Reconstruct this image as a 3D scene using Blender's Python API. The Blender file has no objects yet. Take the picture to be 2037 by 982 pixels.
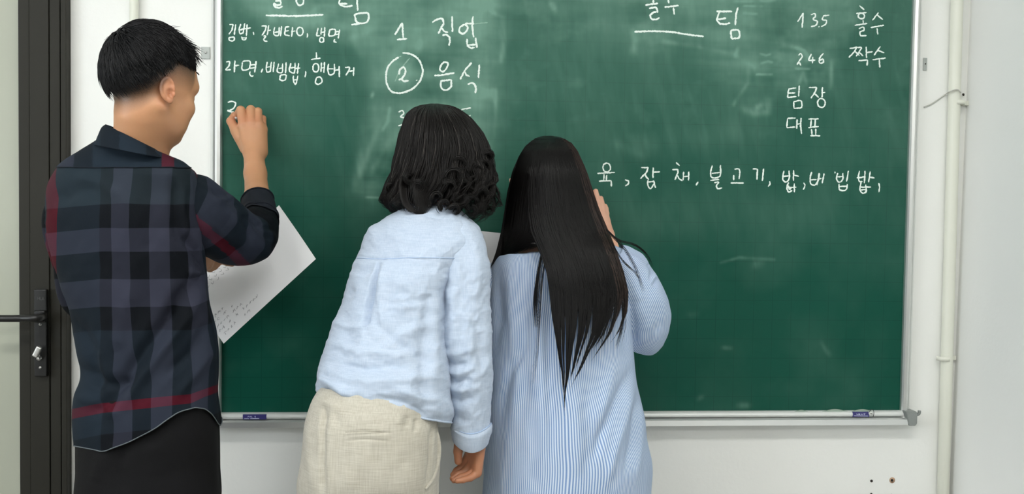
import bpy, bmesh, math, random
import numpy as np
from mathutils import Vector

# ---------------------------------------------------------------- camera, world, light, exposure
SC = bpy.context.scene
COL = SC.collection
FPX, CX, CY = 1900.0, 1018.5, 491.0
CAM = np.array([0.0, -2.42, 1.34])
def cam_axes(yaw, pitch, roll):
    fw = np.array([math.sin(yaw)*math.cos(pitch), math.cos(yaw)*math.cos(pitch), math.sin(pitch)])
    r = np.cross(fw, [0, 0, 1.0]); r /= np.linalg.norm(r); u = np.cross(r, fw)
    c, s = math.cos(roll), math.sin(roll)
    return c*r+s*u, -s*r+c*u, fw
AR, AU, AF = cam_axes(math.radians(5.0466), math.radians(-2.1644), math.radians(0.8678))
cd = bpy.data.cameras.new('camera'); cam = bpy.data.objects.new('camera', cd); COL.objects.link(cam)
cd.sensor_width = 36.0; cd.sensor_fit = 'HORIZONTAL'; cd.lens = FPX/2037.0*36.0; cd.clip_start = 0.05
from mathutils import Matrix
cam.matrix_world = Matrix([[AR[0], AU[0], -AF[0], CAM[0]], [AR[1], AU[1], -AF[1], CAM[1]], [AR[2], AU[2], -AF[2], CAM[2]], [0, 0, 0, 1]])
SC.camera = cam
wd = bpy.data.worlds.new('world'); SC.world = wd; wd.use_nodes = True
wd.node_tree.nodes['Background'].inputs[0].default_value = (0.8, 0.9, 1.0, 1)
wd.node_tree.nodes['Background'].inputs[1].default_value = 0.4
SC.view_settings.view_transform = 'Standard'; SC.view_settings.look = 'None'
SC.view_settings.exposure = 0.0; SC.view_settings.gamma = 1.0; SC.view_settings.use_curve_mapping = False
LAMP_POWER = 24.0          # emission strength of the ceiling tubes' diffusers
WINDOW_POWER = 8.0        # daylight behind the window on the left wall

def hp(px, py, y):
    """world point at depth plane y whose picture position is (px, py); works on arrays"""
    px, py, y = np.broadcast_arrays(np.asarray(px, float), np.asarray(py, float), np.asarray(y, float))
    d = AF + ((px-CX)/FPX)[..., None]*AR - ((py-CY)/FPX)[..., None]*AU
    t = (y-CAM[1])/d[..., 1]
    return CAM + d*t[..., None]
def proj(P):
    q = P-CAM; w = q@AF
    return CX+FPX*(q@AR)/w, CY-FPX*(q@AU)/w

# ---------------------------------------------------------------- materials
class NT:
    def __init__(s, name):
        s.m = bpy.data.materials.new(name); s.m.use_nodes = True
        s.t = s.m.node_tree; s.n = s.t.nodes; s.b = s.n['Principled BSDF']
    def node(s, kind, **kw):
        n = s.n.new(kind)
        for k, v in kw.items():
            if k[0] == 'i' and k[1:].isdigit(): n.inputs[int(k[1:])].default_value = v
            else: setattr(n, k, v)
        return n
    def link(s, a, b): s.t.links.new(a, b)
    def math(s, op, a, b=None, c=None, clamp=False):
        n = s.n.new('ShaderNodeMath'); n.operation = op; n.use_clamp = clamp
        for i, x in enumerate((a, b, c)):
            if x is None: continue
            if isinstance(x, (int, float)): n.inputs[i].default_value = x
            else: s.link(x, n.inputs[i])
        return n.outputs[0]
    def mix(s, fac, a, b, mode='MIX'):
        n = s.n.new('ShaderNodeMix'); n.data_type = 'RGBA'; n.blend_type = mode
        for i, x in ((0, fac), (6, a), (7, b)):
            if isinstance(x, (int, float)): n.inputs[i].default_value = x
            elif isinstance(x, tuple): n.inputs[i].default_value = (*x[:3], 1)
            else: s.link(x, n.inputs[i])
        return n.outputs[2]
    def coords(s, kind='Object'): return s.n.new('ShaderNodeTexCoord').outputs[kind]
    def mapping(s, vec, scale=(1, 1, 1), rot=(0, 0, 0), loc=(0, 0, 0)):
        n = s.node('ShaderNodeMapping'); n.inputs[1].default_value = loc; n.inputs[2].default_value = rot; n.inputs[3].default_value = scale
        s.link(vec, n.inputs[0]); return n.outputs[0]
    def noise(s, vec, scale, detail=3, rough=.5):
        n = s.node('ShaderNodeTexNoise'); n.inputs['Scale'].default_value = scale; n.inputs['Detail'].default_value = detail
        n.inputs['Roughness'].default_value = rough; s.link(vec, n.inputs['Vector']); return n.outputs[0]
    def attr(s, name):
        n = s.node('ShaderNodeAttribute'); n.attribute_name = name; return n
    def bump(s, h, strength, dist=.001):
        n = s.node('ShaderNodeBump'); n.inputs['Strength'].default_value = strength; n.inputs['Distance'].default_value = dist
        s.link(h, n.inputs['Height']); s.link(n.outputs[0], s.b.inputs['Normal'])
    def color(s, c):
        if isinstance(c, tuple): s.b.inputs['Base Color'].default_value = (*c[:3], 1)
        else: s.link(c, s.b.inputs['Base Color'])
    def set(s, **kw):
        for k, v in kw.items(): s.b.inputs[k.replace('_', ' ')].default_value = v
        return s

def simple(name, c, rough=.5, metal=0, var=.06, scale=30, bump=0, bscale=200, spec=.5):
    s = NT(name); v = s.coords()
    n = s.noise(v, scale, 4)
    s.color(s.mix(n, tuple(x*(1-var) for x in c), tuple(min(1, x*(1+var)) for x in c)))
    s.set(Roughness=rough, Metallic=metal); s.b.inputs['Specular IOR Level'].default_value = spec
    if bump: s.bump(s.noise(v, bscale, 3), bump)
    return s.m

def wall_mat(name, c):
    s = NT(name); v = s.coords()
    big = s.noise(v, 1.6, 3); fine = s.noise(v, 14, 5)
    a = s.mix(big, tuple(x*.965 for x in c), tuple(min(1, x*1.02) for x in c))
    s.color(s.mix(s.math('MULTIPLY', fine, .12), a, tuple(x*.88 for x in c)))
    s.set(Roughness=.62); s.bump(s.noise(v, 90, 5), .25, .002); return s.m
M = {}
M['wall'] = wall_mat('white plaster', (.86, .87, .84))
M['wall_r'] = wall_mat('white painted side wall', (.87, .88, .86))
M['ceiling'] = simple('ceiling paint', (.82, .82, .8), .8)
M['floor'] = simple('grey floor tile', (.17, .155, .14), .35)
M['alu'] = simple('brushed aluminium', (.78, .79, .78), .32, .85, .03, 8)
M['alu_white'] = simple('white anodised rail', (.74, .76, .74), .35, .25, .03, 8)
M['alu_dark'] = simple('grey metal groove', (.25, .26, .26), .4, .6)
M['grey_plastic'] = simple('grey plastic corner', (.24, .26, .25), .45, 0, .08, 60)
M['pvc'] = simple('cream pvc pipe', (.74, .75, .66), .4, 0, .03, 6)
M['black_metal'] = simple('black lacquered metal', (.006, .006, .006), .35)
M['screw'] = simple('steel', (.7, .7, .68), .3, .9)
M['dark_hole'] = simple('dark hole', (.02, .016, .012), .8)
M['rust'] = simple('rust stain', (.5, .33, .22), .8)
M['sticker'] = simple('blue label', (.035, .032, .16), .4)
M['sticker_ink'] = simple('pale label print', (.6, .63, .8), .5)
M['paper_w'] = simple('white paper', (.9, .91, .93), .75, 0, .01, 4)
M['ink'] = simple('grey ink', (.42, .43, .46), .7)
M['chalk'] = simple('white chalk', (.80, .93, .84), .9, 0, .15, 260)
M['chalk_f'] = simple('thin chalk', (.26, .42, .34), .9, 0, .25, 200)
M['chalk_s'] = simple('chalk stick', (.85, .85, .82), .85)
M['glass_f'] = simple('frosted glass film', (.42, .44, .36), .28, 0, .06, 2)
M['doorframe'] = simple('dark bronze aluminium', (.024, .023, .018), .55, 0, .08, 3, spec=.2)
M['gasket'] = simple('black gasket', (.006, .004, .006), .5)
M['shoe_b'] = simple('black shoe leather', (.02, .02, .02), .4)
M['shoe_w'] = simple('white shoe leather', (.6, .58, .55), .5)
M['wire'] = simple('pale wire', (.5, .5, .46), .6)
def emis(name, c, st):
    s = NT(name); s.color((0.8, 0.8, 0.8)); s.b.inputs['Emission Color'].default_value = (*c, 1)
    s.b.inputs['Emission Strength'].default_value = st; return s.m
M['lamp'] = emis('lamp diffuser', (1, .985, .95), LAMP_POWER)
M['daylight'] = emis('bright sky behind window', (.86, .94, 1), WINDOW_POWER)

# ---------------------------------------------------------------- object helpers
def link(o, parent=None):
    COL.objects.link(o)
    if parent is not None: o.parent = parent
    return o
def tag(o, label=None, cat=None, group=None, kind=None):
    for k, v in (('label', label), ('category', cat), ('group', group), ('kind', kind)):
        if v: o[k] = v
    return o
def empty(name, loc, label, cat, group=None):
    o = bpy.data.objects.new(name, None); o.location = [float(x) for x in loc]; link(o); return tag(o, label, cat, group)
def mesh(name, V, F, mat, parent=None, smooth=True, attrs=None, midx=None):
    """world-space vertices; when the parent is an Empty the mesh is shifted so that it stays in place"""
    V = np.asarray(V, float).reshape(-1, 3)
    if parent is not None:
        q, off = parent, np.zeros(3)
        while q is not None: off = off + np.array(q.location); q = q.parent
        V = V-off
    me = bpy.data.meshes.new(name); F = np.asarray(F) if not isinstance(F, list) else F
    if isinstance(F, np.ndarray):
        n, k = F.shape
        me.vertices.add(len(V)); me.vertices.foreach_set('co', V.ravel())
        me.loops.add(n*k); me.loops.foreach_set('vertex_index', F.ravel().astype(np.int32))
        me.polygons.add(n); me.polygons.foreach_set('loop_start', np.arange(0, n*k, k, dtype=np.int32))
        try: me.polygons.foreach_set('loop_total', np.full(n, k, dtype=np.int32))
        except Exception: pass
        me.update(calc_edges=True)
    else:
        me.from_pydata(V.tolist(), [], F)
    for m in (mat if isinstance(mat, (list, tuple)) else [mat]): me.materials.append(m)
    if smooth: me.polygons.foreach_set('use_smooth', np.ones(len(me.polygons), bool))
    if midx is not None: me.polygons.foreach_set('material_index', np.asarray(midx, np.int32))
    if attrs:
        for k, a in attrs.items():
            a = np.asarray(a, np.float32)
            if a.ndim == 1: me.attributes.new(k, 'FLOAT', 'POINT').data.foreach_set('value', a)
            else: me.attributes.new(k, 'FLOAT_VECTOR', 'POINT').data.foreach_set('vector', a.ravel())
    me.validate()
    return link(bpy.data.objects.new(name, me), parent)
BOXF = [(0, 1, 3, 2), (4, 6, 7, 5), (0, 4, 5, 1), (2, 3, 7, 6), (0, 2, 6, 4), (1, 5, 7, 3)]
def box(name, x0, x1, y0, y1, z0, z1, mat, parent=None, bevel=0, segs=2, lean=0):
    V = [(x+(lean*(z-1.3)), y, z) for x in (x0, x1) for y in (y0, y1) for z in (z0, z1)]
    o = mesh(name, V, BOXF, mat, parent, False)
    bm = bmesh.new(); bm.from_mesh(o.data); bmesh.ops.recalc_face_normals(bm, faces=bm.faces)
    if bevel: bmesh.ops.bevel(bm, geom=list(bm.edges), offset=bevel, segments=segs, profile=.5, affect='EDGES')
    bm.to_mesh(o.data); bm.free()
    if bevel: o.data.polygons.foreach_set('use_smooth', np.ones(len(o.data.polygons), bool)); add_wn(o)
    return o
def add_wn(o):
    md = o.modifiers.new('wn', 'WEIGHTED_NORMAL'); md.keep_sharp = True
def prism(name, prof, x0, x1, mat, parent=None, axis='x', smooth=False):
    """profile [(y,z)] extruded along x, or [(x,y)] along z"""
    n = len(prof)
    if axis == 'x': V = [(x0, a, b) for a, b in prof]+[(x1, a, b) for a, b in prof]
    else: V = [(a, b, x0) for a, b in prof]+[(a, b, x1) for a, b in prof]
    F = [tuple(range(n))[::-1], tuple(range(n, 2*n))]+[(i, (i+1) % n, n+(i+1) % n, n+i) for i in range(n)]
    o = mesh(name, V, F, mat, parent, smooth)
    bm = bmesh.new(); bm.from_mesh(o.data); bmesh.ops.recalc_face_normals(bm, faces=bm.faces); bm.to_mesh(o.data); bm.free()
    return o
def spl(x, xs, ys):
    xs = np.asarray(xs, float); ys = np.asarray(ys, float); x = np.clip(x, xs[0], xs[-1])
    m = np.gradient(ys, xs) if len(xs) > 2 else np.full(len(xs), (ys[1]-ys[0])/(xs[1]-xs[0]))
    i = np.clip(np.searchsorted(xs, x, side='right')-1, 0, len(xs)-2); h = xs[i+1]-xs[i]; t = (x-xs[i])/h
    return (2*t**3-3*t**2+1)*ys[i]+(t**3-2*t**2+t)*h*m[i]+(-2*t**3+3*t**2)*ys[i+1]+(t**3-t**2)*h*m[i+1]
def resample(P, n):
    P = np.asarray(P, float); d = np.r_[0, np.cumsum(np.linalg.norm(np.diff(P[:, :3], axis=0), axis=1)+1e-6)]
    u = np.linspace(0, d[-1], n); return np.stack([spl(u, d, P[:, k]) for k in range(P.shape[1])], 1)
def gridfaces(V, K, flip=False):
    i = np.arange(V-1)[:, None]*K+np.arange(K-1)[None]
    F = np.stack([i, i+1, i+K+1, i+K], -1).reshape(-1, 4)
    return F[:, ::-1] if flip else F
def frames(P):
    T = np.gradient(P, axis=0); T /= np.linalg.norm(T, axis=1)[:, None]+1e-12
    N = np.zeros_like(P); a = np.array([0, -1, 0.]) if abs(T[0][1]) < .9 else np.array([1., 0, 0])
    n = a-T[0]*(a@T[0]); n /= np.linalg.norm(n); N[0] = n
    for i in range(1, len(P)):
        n = n-T[i]*(n@T[i]); n /= np.linalg.norm(n); N[i] = n
    return T, N, np.cross(T, N)
def tube_grid(path, n=40, K=32, flat=1.0):
    """path rows (x,y,z,r[,flat]); returns (n,K+1,3) grid; the seam faces away from the camera"""
    Q = resample(path, n); P = Q[:, :3]; T, N, B = frames(P); r = Q[:, 3][:, None, None]
    fl = Q[:, 4][:, None, None] if Q.shape[1] > 4 else flat
    th = np.linspace(-math.pi, math.pi, K+1)[None, :, None]
    return P[:, None]+r*(np.cos(th)*N[:, None]*fl+np.sin(th)*B[:, None]), th[0, :, 0], Q
def tube(name, path, mat, parent=None, n=40, K=16, cap=True):
    G, _, Q = tube_grid(path, n, K); G = G[:, :-1]; V = G.reshape(-1, 3)
    F = [(i*K+j, i*K+(j+1) % K, (i+1)*K+(j+1) % K, (i+1)*K+j) for i in range(n-1) for j in range(K)]
    if cap: F += [tuple(range(K))[::-1], tuple(range((n-1)*K, n*K))]
    o = mesh(name, V, F, mat, parent)
    bm = bmesh.new(); bm.from_mesh(o.data); bmesh.ops.recalc_face_normals(bm, faces=bm.faces); bm.to_mesh(o.data); bm.free()
    return o
def cyl(name, c, r, depth, mat, parent=None, K=20, axis=1):
    a = np.array(c, float); b = a.copy(); b[axis] += depth
    return tube(name, [(*a, r), (*b, r)], mat, parent, 2, K)
# value noise
_rs = np.random.RandomState(5); _T = _rs.rand(64, 64, 64)
def vnoise(P):
    P = np.asarray(P); i = np.floor(P).astype(int); f = P-i; f = f*f*(3-2*f); i &= 63; j = (i+1) & 63
    def g(a, b, c): return _T[a[..., 0] if 0 else a, b, c]
    x0, y0, z0 = i[..., 0], i[..., 1], i[..., 2]; x1, y1, z1 = j[..., 0], j[..., 1], j[..., 2]
    fx, fy, fz = f[..., 0], f[..., 1], f[..., 2]
    a = _T[x0, y0, z0]*(1-fx)+_T[x1, y0, z0]*fx; b = _T[x0, y1, z0]*(1-fx)+_T[x1, y1, z0]*fx
    c = _T[x0, y0, z1]*(1-fx)+_T[x1, y0, z1]*fx; d = _T[x0, y1, z1]*(1-fx)+_T[x1, y1, z1]*fx
    return ((a*(1-fy)+b*fy)*(1-fz)+(c*(1-fy)+d*fy)*fz)*2-1
def fbm(P, o=4):
    s = 0; a = 1.; P = np.asarray(P, float)
    for k in range(o): s = s+a*vnoise(P*2**k+17*k); a *= .5
    return s
# polyline distance in picture units
def seg_dist(px, py, pts):
    best = np.full(px.shape, 1e9); bt = np.zeros(px.shape); n = len(pts)-1
    for k in range(n):
        ax, ay = pts[k]; bx, by = pts[k+1]; dx, dy = bx-ax, by-ay; L = dx*dx+dy*dy+1e-9
        t = np.clip(((px-ax)*dx+(py-ay)*dy)/L, 0, 1); d = np.hypot(px-ax-t*dx, py-ay-t*dy)
        m = d < best; best = np.where(m, d, best); bt = np.where(m, (k+t)/n, bt)
    return best, bt
def side_dist(px, py, pts):
    """signed distance (positive on the right-hand side walking along the line)"""
    best = np.full(px.shape, 1e9); sg = np.ones(px.shape); bt = np.zeros(px.shape); n = len(pts)-1
    for k in range(n):
        ax, ay = pts[k]; bx, by = pts[k+1]; dx, dy = bx-ax, by-ay; L = dx*dx+dy*dy+1e-9
        t = np.clip(((px-ax)*dx+(py-ay)*dy)/L, 0, 1); d = np.hypot(px-ax-t*dx, py-ay-t*dy)
        m = d < best; best = np.where(m, d, best); bt = np.where(m, (k+t)/n, bt)
        sg = np.where(m, np.sign((px-ax)*dy-(py-ay)*dx+1e-9), sg)
    return best*sg, bt
def grid_normals(G):
    du = np.gradient(G, axis=1); dv = np.gradient(G, axis=0); N = np.cross(du, dv)
    return N/(np.linalg.norm(N, axis=2)[..., None]+1e-12)
def fold(G, creases, noise=None, out=None):
    """displace a cloth grid: creases = (points, width_px, amp_m[, 'step']); out = a point inside the body, to orient normals"""
    N = grid_normals(G); c = G.mean(axis=1, keepdims=True); s = np.sign((N*(G-c)).sum(-1).mean()); N = N*s
    px, py = proj(G); toc = CAM-G; toc /= np.linalg.norm(toc, axis=2)[..., None]
    face = np.clip(((N*toc).sum(-1)+.05)*3, 0, 1)
    d = np.zeros(px.shape)
    for cr in creases:
        pts, w, a = cr[:3]
        if len(cr) > 3:
            sd, t = side_dist(px, py, pts); e = np.clip(np.minimum(t, 1-t)*6, 0, 1)
            d += a*e*np.where(sd > 0, np.exp(-(sd/w)**2), np.exp(-(sd/(w*.22))**2))*face
        else:
            q, t = seg_dist(px, py, pts); e = np.clip(np.minimum(t+.06, 1.06-t)*4, 0, 1)
            d += a*e*np.exp(-(q/w)**2)*face
    if noise is not None: d = d+noise(G, px, py)
    return G+N*d[..., None]
def cloth(name, G, mat, parent, attr=None, midx=None):
    v, k = G.shape[:2]; N = grid_normals(G); c = G.mean(axis=1, keepdims=True)
    flip = (N*(G-c)).sum(-1).mean() < 0
    return mesh(name, G.reshape(-1, 3), gridfaces(v, k, flip), mat, parent, True, {'cloth': attr.reshape(-1, 3)} if attr is not None else None)
def loft(rows, V=200, K=160, warp=None, e=1.0):
    """rows = (pyL, xl, pyR, xr, yL, yR, depth half thickness): a tube whose outline passes through the given picture points"""
    R = np.array(rows, float); d = np.r_[0, np.cumsum(np.hypot(*(np.diff(R[:, [0, 1]]+R[:, [2, 3]]*[1, -1], axis=0).T))+4)]
    u = np.linspace(0, d[-1], V); C = [spl(u, d, R[:, k])[:, None] for k in range(7)]
    th = np.linspace(-math.pi/2, 1.5*math.pi, K+1)[None]
    c = np.cos(th); s = np.sin(th); c = np.sign(c)*np.abs(c)**e; s = np.sign(s)*np.abs(s)**e
    a = (1+c)/2
    px = C[1]*(1-a)+C[3]*a; py = C[0]*(1-a)+C[2]*a; yc = C[4]*(1-a)+C[5]*a
    v = (u/d[-1])[:, None]+0*th
    if warp is not None: py = warp(px, py, v, s)
    y = yc-C[6]*s
    G = hp(px, py, np.where(s > 0, y, yc)); G[..., 1] = y
    return G, px, py, v, th+0*px
# ---------------------------------------------------------------- room shell
XL, XR, YB, ZC = -2.9, 1.408, -5.6, 2.9
LEAN = .0115
def struct(o): return tag(o, kind='structure')
struct(box('floor', XL-.15, XR+.15, YB-.15, .15, -.1, 0, M['floor']))
struct(box('ceiling', XL-.15, XR+.15, YB-.15, .15, ZC, ZC+.1, M['ceiling']))
DX0, DX1, DZ = -1.76, -.869, 2.18            # doorway in the board wall
wall_front = empty('wall_front', (0, 0, 0), None, None); struct(wall_front)
box('wall_panel', DX1, XR+.1, 0, .12, 0, ZC, M['wall'], wall_front)
box('wall_panel', XL, DX0, 0, .12, 0, ZC, M['wall'], wall_front)
box('wall_panel', DX0, DX1, 0, .12, DZ, ZC, M['wall'], wall_front)
struct(box('wall_right', XR, XR+.12, YB, .1, 0, ZC, M['wall_r'], lean=LEAN))
struct(box('wall_back', XL, XR, YB-.12, YB, 1.5, ZC, M['wall'])); struct(box('unseen_dark_band_1', XL, XR, YB-.12, YB+.02, 0, 1.5, simple('dark green unseen band', (.10, .12, .10), .5)))  # unseen dark band low on the back wall, added to darken the board's reflection
wl = empty('wall_left', (0, 0, 0), None, None); struct(wl)
WY0, WY1, WZ0, WZ1 = -3.6, -1.6, 1.0, 2.3
box('wall_panel', XL-.12, XL, YB, WY0, 0, ZC, M['wall'], wl)
box('wall_panel', XL-.12, XL, WY1, 0, 0, ZC, M['wall'], wl)
box('wall_panel', XL-.12, XL, WY0, WY1, 0, WZ0, M['wall'], wl)
box('wall_panel', XL-.12, XL, WY0, WY1, WZ1, ZC, M['wall'], wl)
w1 = empty('window_1', (XL, WY0, WZ0), None, None); struct(w1)
box('window_pane', XL-.11, XL-.10, WY0, WY1, WZ0, WZ1, M['daylight'], w1)
for a, b, c, d in ((WY0, WY0+.05, WZ0, WZ1), (WY1-.05, WY1, WZ0, WZ1), ((WY0+WY1)/2-.03, (WY0+WY1)/2+.03, WZ0, WZ1), (WY0, WY1, WZ0, WZ0+.05), (WY0, WY1, WZ1-.05, WZ1)):
    box('window_frame', XL-.09, XL-.04, a, b, c, d, M['doorframe'], w1)
for x, y in LAMPS if 'LAMPS' in globals() else ((-1.4, -2.0), (.5, -2.0), (-1.6, -4.2), (.35, -4.2)):
    t = empty('ceiling_light', (x, y, ZC), 'long ceiling light box '+('near the board wall, ' if y > -3 else 'at the back of the room, ')+('door side' if x < 0 else 'right-hand side'), 'lamp', 'ceiling lights')
    box('housing', x-.62, x+.62, y-.16, y+.16, ZC-.07, ZC, M['alu_white'], t, .005)
    box('diffuser', x-.6, x+.6, y-.14, y+.14, ZC-.085, ZC-.0705, M['lamp'], t)

# ---------------------------------------------------------------- door in the board wall (dark frame, frosted pane, lever)
d1 = empty('door_1', (DX0, 0, 0), None, None); struct(d1)
def xat(px): return float(hp(px, 491, -.01)[0])
def fr(name, x0, x1, z0, z1, y=-.02, mat='doorframe', par=d1, bev=.0015): return box(name, x0, x1, y, .06, z0, z1, M[mat], par, bev)
xa, xb, xc, xd = xat(41), xat(62), xat(101), xat(122.5)
fr('jamb', xat(127), DX1-.0005, 0, DZ, -.028)
fr('jamb', DX0, DX0+.05, 0, DZ, -.028)
fr('lintel', DX0+.05, xat(127), DZ-.05, DZ, -.028)
fr('gasket', xat(121), xat(127.5), .0, DZ-.05, -.004, 'gasket', bev=0)
fr('stile', xa, xb, .01, DZ-.055, -.017)
fr('stile', xb+.0008, xc, .01, DZ-.055, -.02)
fr('stile', xc+.0008, xd, .01, DZ-.055, -.017)
fr('stile', DX0+.052, DX0+.14, .01, DZ-.055, -.018)
fr('rail', DX0+.14, xa, DZ-.16, DZ-.055, -.017); fr('rail', DX0+.14, xa, .01, .18, -.017)
g = box('glass_pane', DX0+.13, xa+.004, .012, .02, .17, DZ-.15, M['glass_f'], d1)
fr('glazing_bead', xa-.006, xa, .18, DZ-.16, -.004, 'gasket', bev=0)
# lever handle on a long back plate
hx0, hx1 = float(hp(68.5, 660, -.03)[0]), float(hp(94, 660, -.03)[0]); hz0, hz1 = float(hp(82, 748, -.03)[2]), float(hp(82, 575, -.03)[2])
hd = empty('door_handle', (hx0, 0, hz0), None, None)
hd.parent = d1; hd.location = (hx0-DX0, 0, hz0)
def hbox(n, a, b, c, d, e, f, m, bev=.001): return box(n, a, b, c, d, e, f, M[m], hd, bev)
hbox('back_plate', hx0, hx1, -.034, -.0205, hz0, hz1, 'black_metal', .0025)
lz = float(hp(60, 633, -.07)[2])
lv = tube('lever', [(hp(84, 628, -.034).tolist()+[.0105]), (hp(84, 630, -.06).tolist()+[.0105]), (hp(78, 632, -.078).tolist()+[.0095]), (hp(40, 633, -.08).tolist()+[.0088]), (hp(-42, 633, -.08).tolist()+[.0085])], M['black_metal'], hd, 40, 16)
hbox('lever_collar', float(hp(70, 625, -.04)[0]), float(hp(93, 625, -.04)[0]), -.052, -.0335, float(hp(82, 640, -.04)[2]), float(hp(82, 617, -.04)[2]), 'black_metal', .003)
for pyy in (645, 731):
    c = hp(80, pyy, -.035); cyl('screw', (c[0], -.0355, c[2]), .0034, .003, M['screw'], hd, 14)
    cyl('screw_socket', (c[0], -.0358, c[2]), .0012, .001, M['dark_hole'], hd, 8)
c = hp(79, 712, -.035); cyl('key_cylinder', (c[0], -.041, c[2]), .0055, .009, M['screw'], hd, 16)
kt = hp(75, 699, -.05)
k = box('thumb_turn', -.0065, .0065, -.006, .006, -.0135, .0135, M['screw'], hd, .003, 3)
k.rotation_euler = (0, .45, 0); k.location = (kt[0]-hx0, -.052, kt[2]-hz0)
for v in k.data.vertices: v.co += Vector((hx0, 0, hz0))
kt2 = hp(77, 706, -.045); tube('turn_stem', [(*hp(79, 711, -.040), .003), (*hp(76, 702, -.05), .003)], M['screw'], hd, 2, 10)

# ribbons of chalk / ink / print laid on a plane
def ribbon(strokes, w, plane, jit=.25, seed=1, thick=.0003, n_per=2.0):
    """strokes: picture-space polylines on plane y; w = width in px. Returns verts, faces of thin raised strips"""
    rs = np.random.RandomState(seed); V = []; F = []
    for st in strokes:
        P = np.array(st, float)
        if len(P) == 1: P = np.array([P[0], P[0]+[1.5, 1.2]])
        L = np.linalg.norm(np.diff(P, axis=0), axis=1).sum(); n = max(3, int(L/n_per))
        if len(P) > 3: Q = resample(np.c_[P, P[:, 0]*0], n)[:, :2]
        else:
            d = np.r_[0, np.cumsum(np.linalg.norm(np.diff(P, axis=0), axis=1))]; u = np.linspace(0, d[-1], n); Q = np.stack([np.interp(u, d, P[:, k]) for k in (0, 1)], 1)
        T = np.gradient(Q, axis=0); T /= np.linalg.norm(T, axis=1)[:, None]+1e-9; S = np.stack([-T[:, 1], T[:, 0]], 1)
        pr = np.ones(n); pr[0] = .65; pr[-1] = .55
        wl_ = w*.5*pr*(1+jit*(rs.rand(n)-.5)*1.4); wr = w*.5*pr*(1+jit*(rs.rand(n)-.5)*1.4)
        A = Q+S*wl_[:, None]; B = Q-S*wr[:, None]; o = len(V)
        pa = hp(A[:, 0], A[:, 1], plane); pb = hp(B[:, 0], B[:, 1], plane); pc = hp(Q[:, 0], Q[:, 1], plane); pc[:, 1] -= thick
        for i in range(n): V += [pa[i], pc[i], pb[i]]
        for i in range(n-1):
            a = o+3*i; F += [(a, a+1, a+4, a+3), (a+1, a+2, a+5, a+4)]
    return V, F
def ell(cx, cy, rx, ry, a0=-80, a1=285, n=16):
    return [(cx+rx*math.cos(math.radians(a)), cy+ry*math.sin(math.radians(a))) for a in np.linspace(a0, a1, n)]

V, F = ribbon([[(75, 590), (75, 596)], [(78.5, 590), (78.5, 596)], [(75, 593), (78.5, 593)], [(80.5, 590), (80.5, 596), (84, 596), (84, 590)], [(86, 590), (86, 596), (88.5, 596)]], .9, -.0342, .1, 2); mesh('plate_print', V, F, simple('dim grey print', (.11, .11, .11), .5), hd, False)['kind'] = 'stuff'
# ---------------------------------------------------------------- chalkboard
YS = -.018                                             # plane of the green surface
def bx(px, py): return hp(px, py, YS)
GX0 = float(bx(441.5, 491)[0]); GX1 = float(.5*(bx(1815, 0)[0]+bx(1790, 815)[0])); GZ0 = float(bx(1115, 817)[2]); GZ1 = GZ0+1.205
board = empty('chalkboard', (GX0, 0, GZ0), 'big green chalkboard covered in chalk writing, in an aluminium frame with a rail', 'chalkboard')
nx, nz = 700, 430
gx, gz = np.meshgrid(np.linspace(GX0-.004, GX1+.004, nx), np.linspace(GZ0-.004, GZ1+.004, nz))
G = np.stack([gx, gx*0+YS, gz], -1); bpx, bpy_ = proj(G)
def sm(pts, w, a): 
    q, t = seg_dist(bpx, bpy_, pts); return a*np.exp(-(q/w)**2)*np.clip(np.minimum(t+.15, 1.15-t)*4, 0, 1)
def region(poly, soft):
    """soft polygon mask"""
    ins = np.zeros(bpx.shape, bool); n = len(poly)
    for k in range(n):
        x0, y0 = poly[k]; x1, y1 = poly[(k+1) % n]
        c = ((y0 > bpy_) != (y1 > bpy_)) & (bpx < (x1-x0)*(bpy_-y0)/(y1-y0+1e-9)+x0); ins ^= c
    d, _ = seg_dist(bpx, bpy_, poly+[poly[0]]); d = np.where(ins, d, -d)
    return 1/(1+np.exp(-d/soft))
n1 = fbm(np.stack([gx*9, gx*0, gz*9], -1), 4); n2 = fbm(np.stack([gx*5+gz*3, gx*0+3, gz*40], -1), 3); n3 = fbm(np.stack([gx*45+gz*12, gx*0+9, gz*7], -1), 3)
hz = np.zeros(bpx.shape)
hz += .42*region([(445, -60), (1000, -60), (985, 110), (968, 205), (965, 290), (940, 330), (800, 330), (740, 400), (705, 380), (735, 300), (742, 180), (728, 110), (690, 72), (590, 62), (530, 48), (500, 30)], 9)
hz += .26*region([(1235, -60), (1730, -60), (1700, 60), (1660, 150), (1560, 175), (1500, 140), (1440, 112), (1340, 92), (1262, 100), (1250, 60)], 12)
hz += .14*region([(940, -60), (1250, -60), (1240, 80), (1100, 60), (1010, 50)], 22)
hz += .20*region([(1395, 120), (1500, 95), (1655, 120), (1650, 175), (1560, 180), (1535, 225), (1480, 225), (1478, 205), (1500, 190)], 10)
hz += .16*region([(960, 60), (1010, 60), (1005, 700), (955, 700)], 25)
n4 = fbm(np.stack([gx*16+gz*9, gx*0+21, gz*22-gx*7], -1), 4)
hz = hz*(.80+.38*n1+.30*n2+.22*n4)+.10*np.clip(n4-.35, 0, 1)*np.clip((420-bpy_)/300, 0, 1)+.05*np.clip(n3, 0, 1)*np.clip((500-bpy_)/300, 0, 1)
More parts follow.
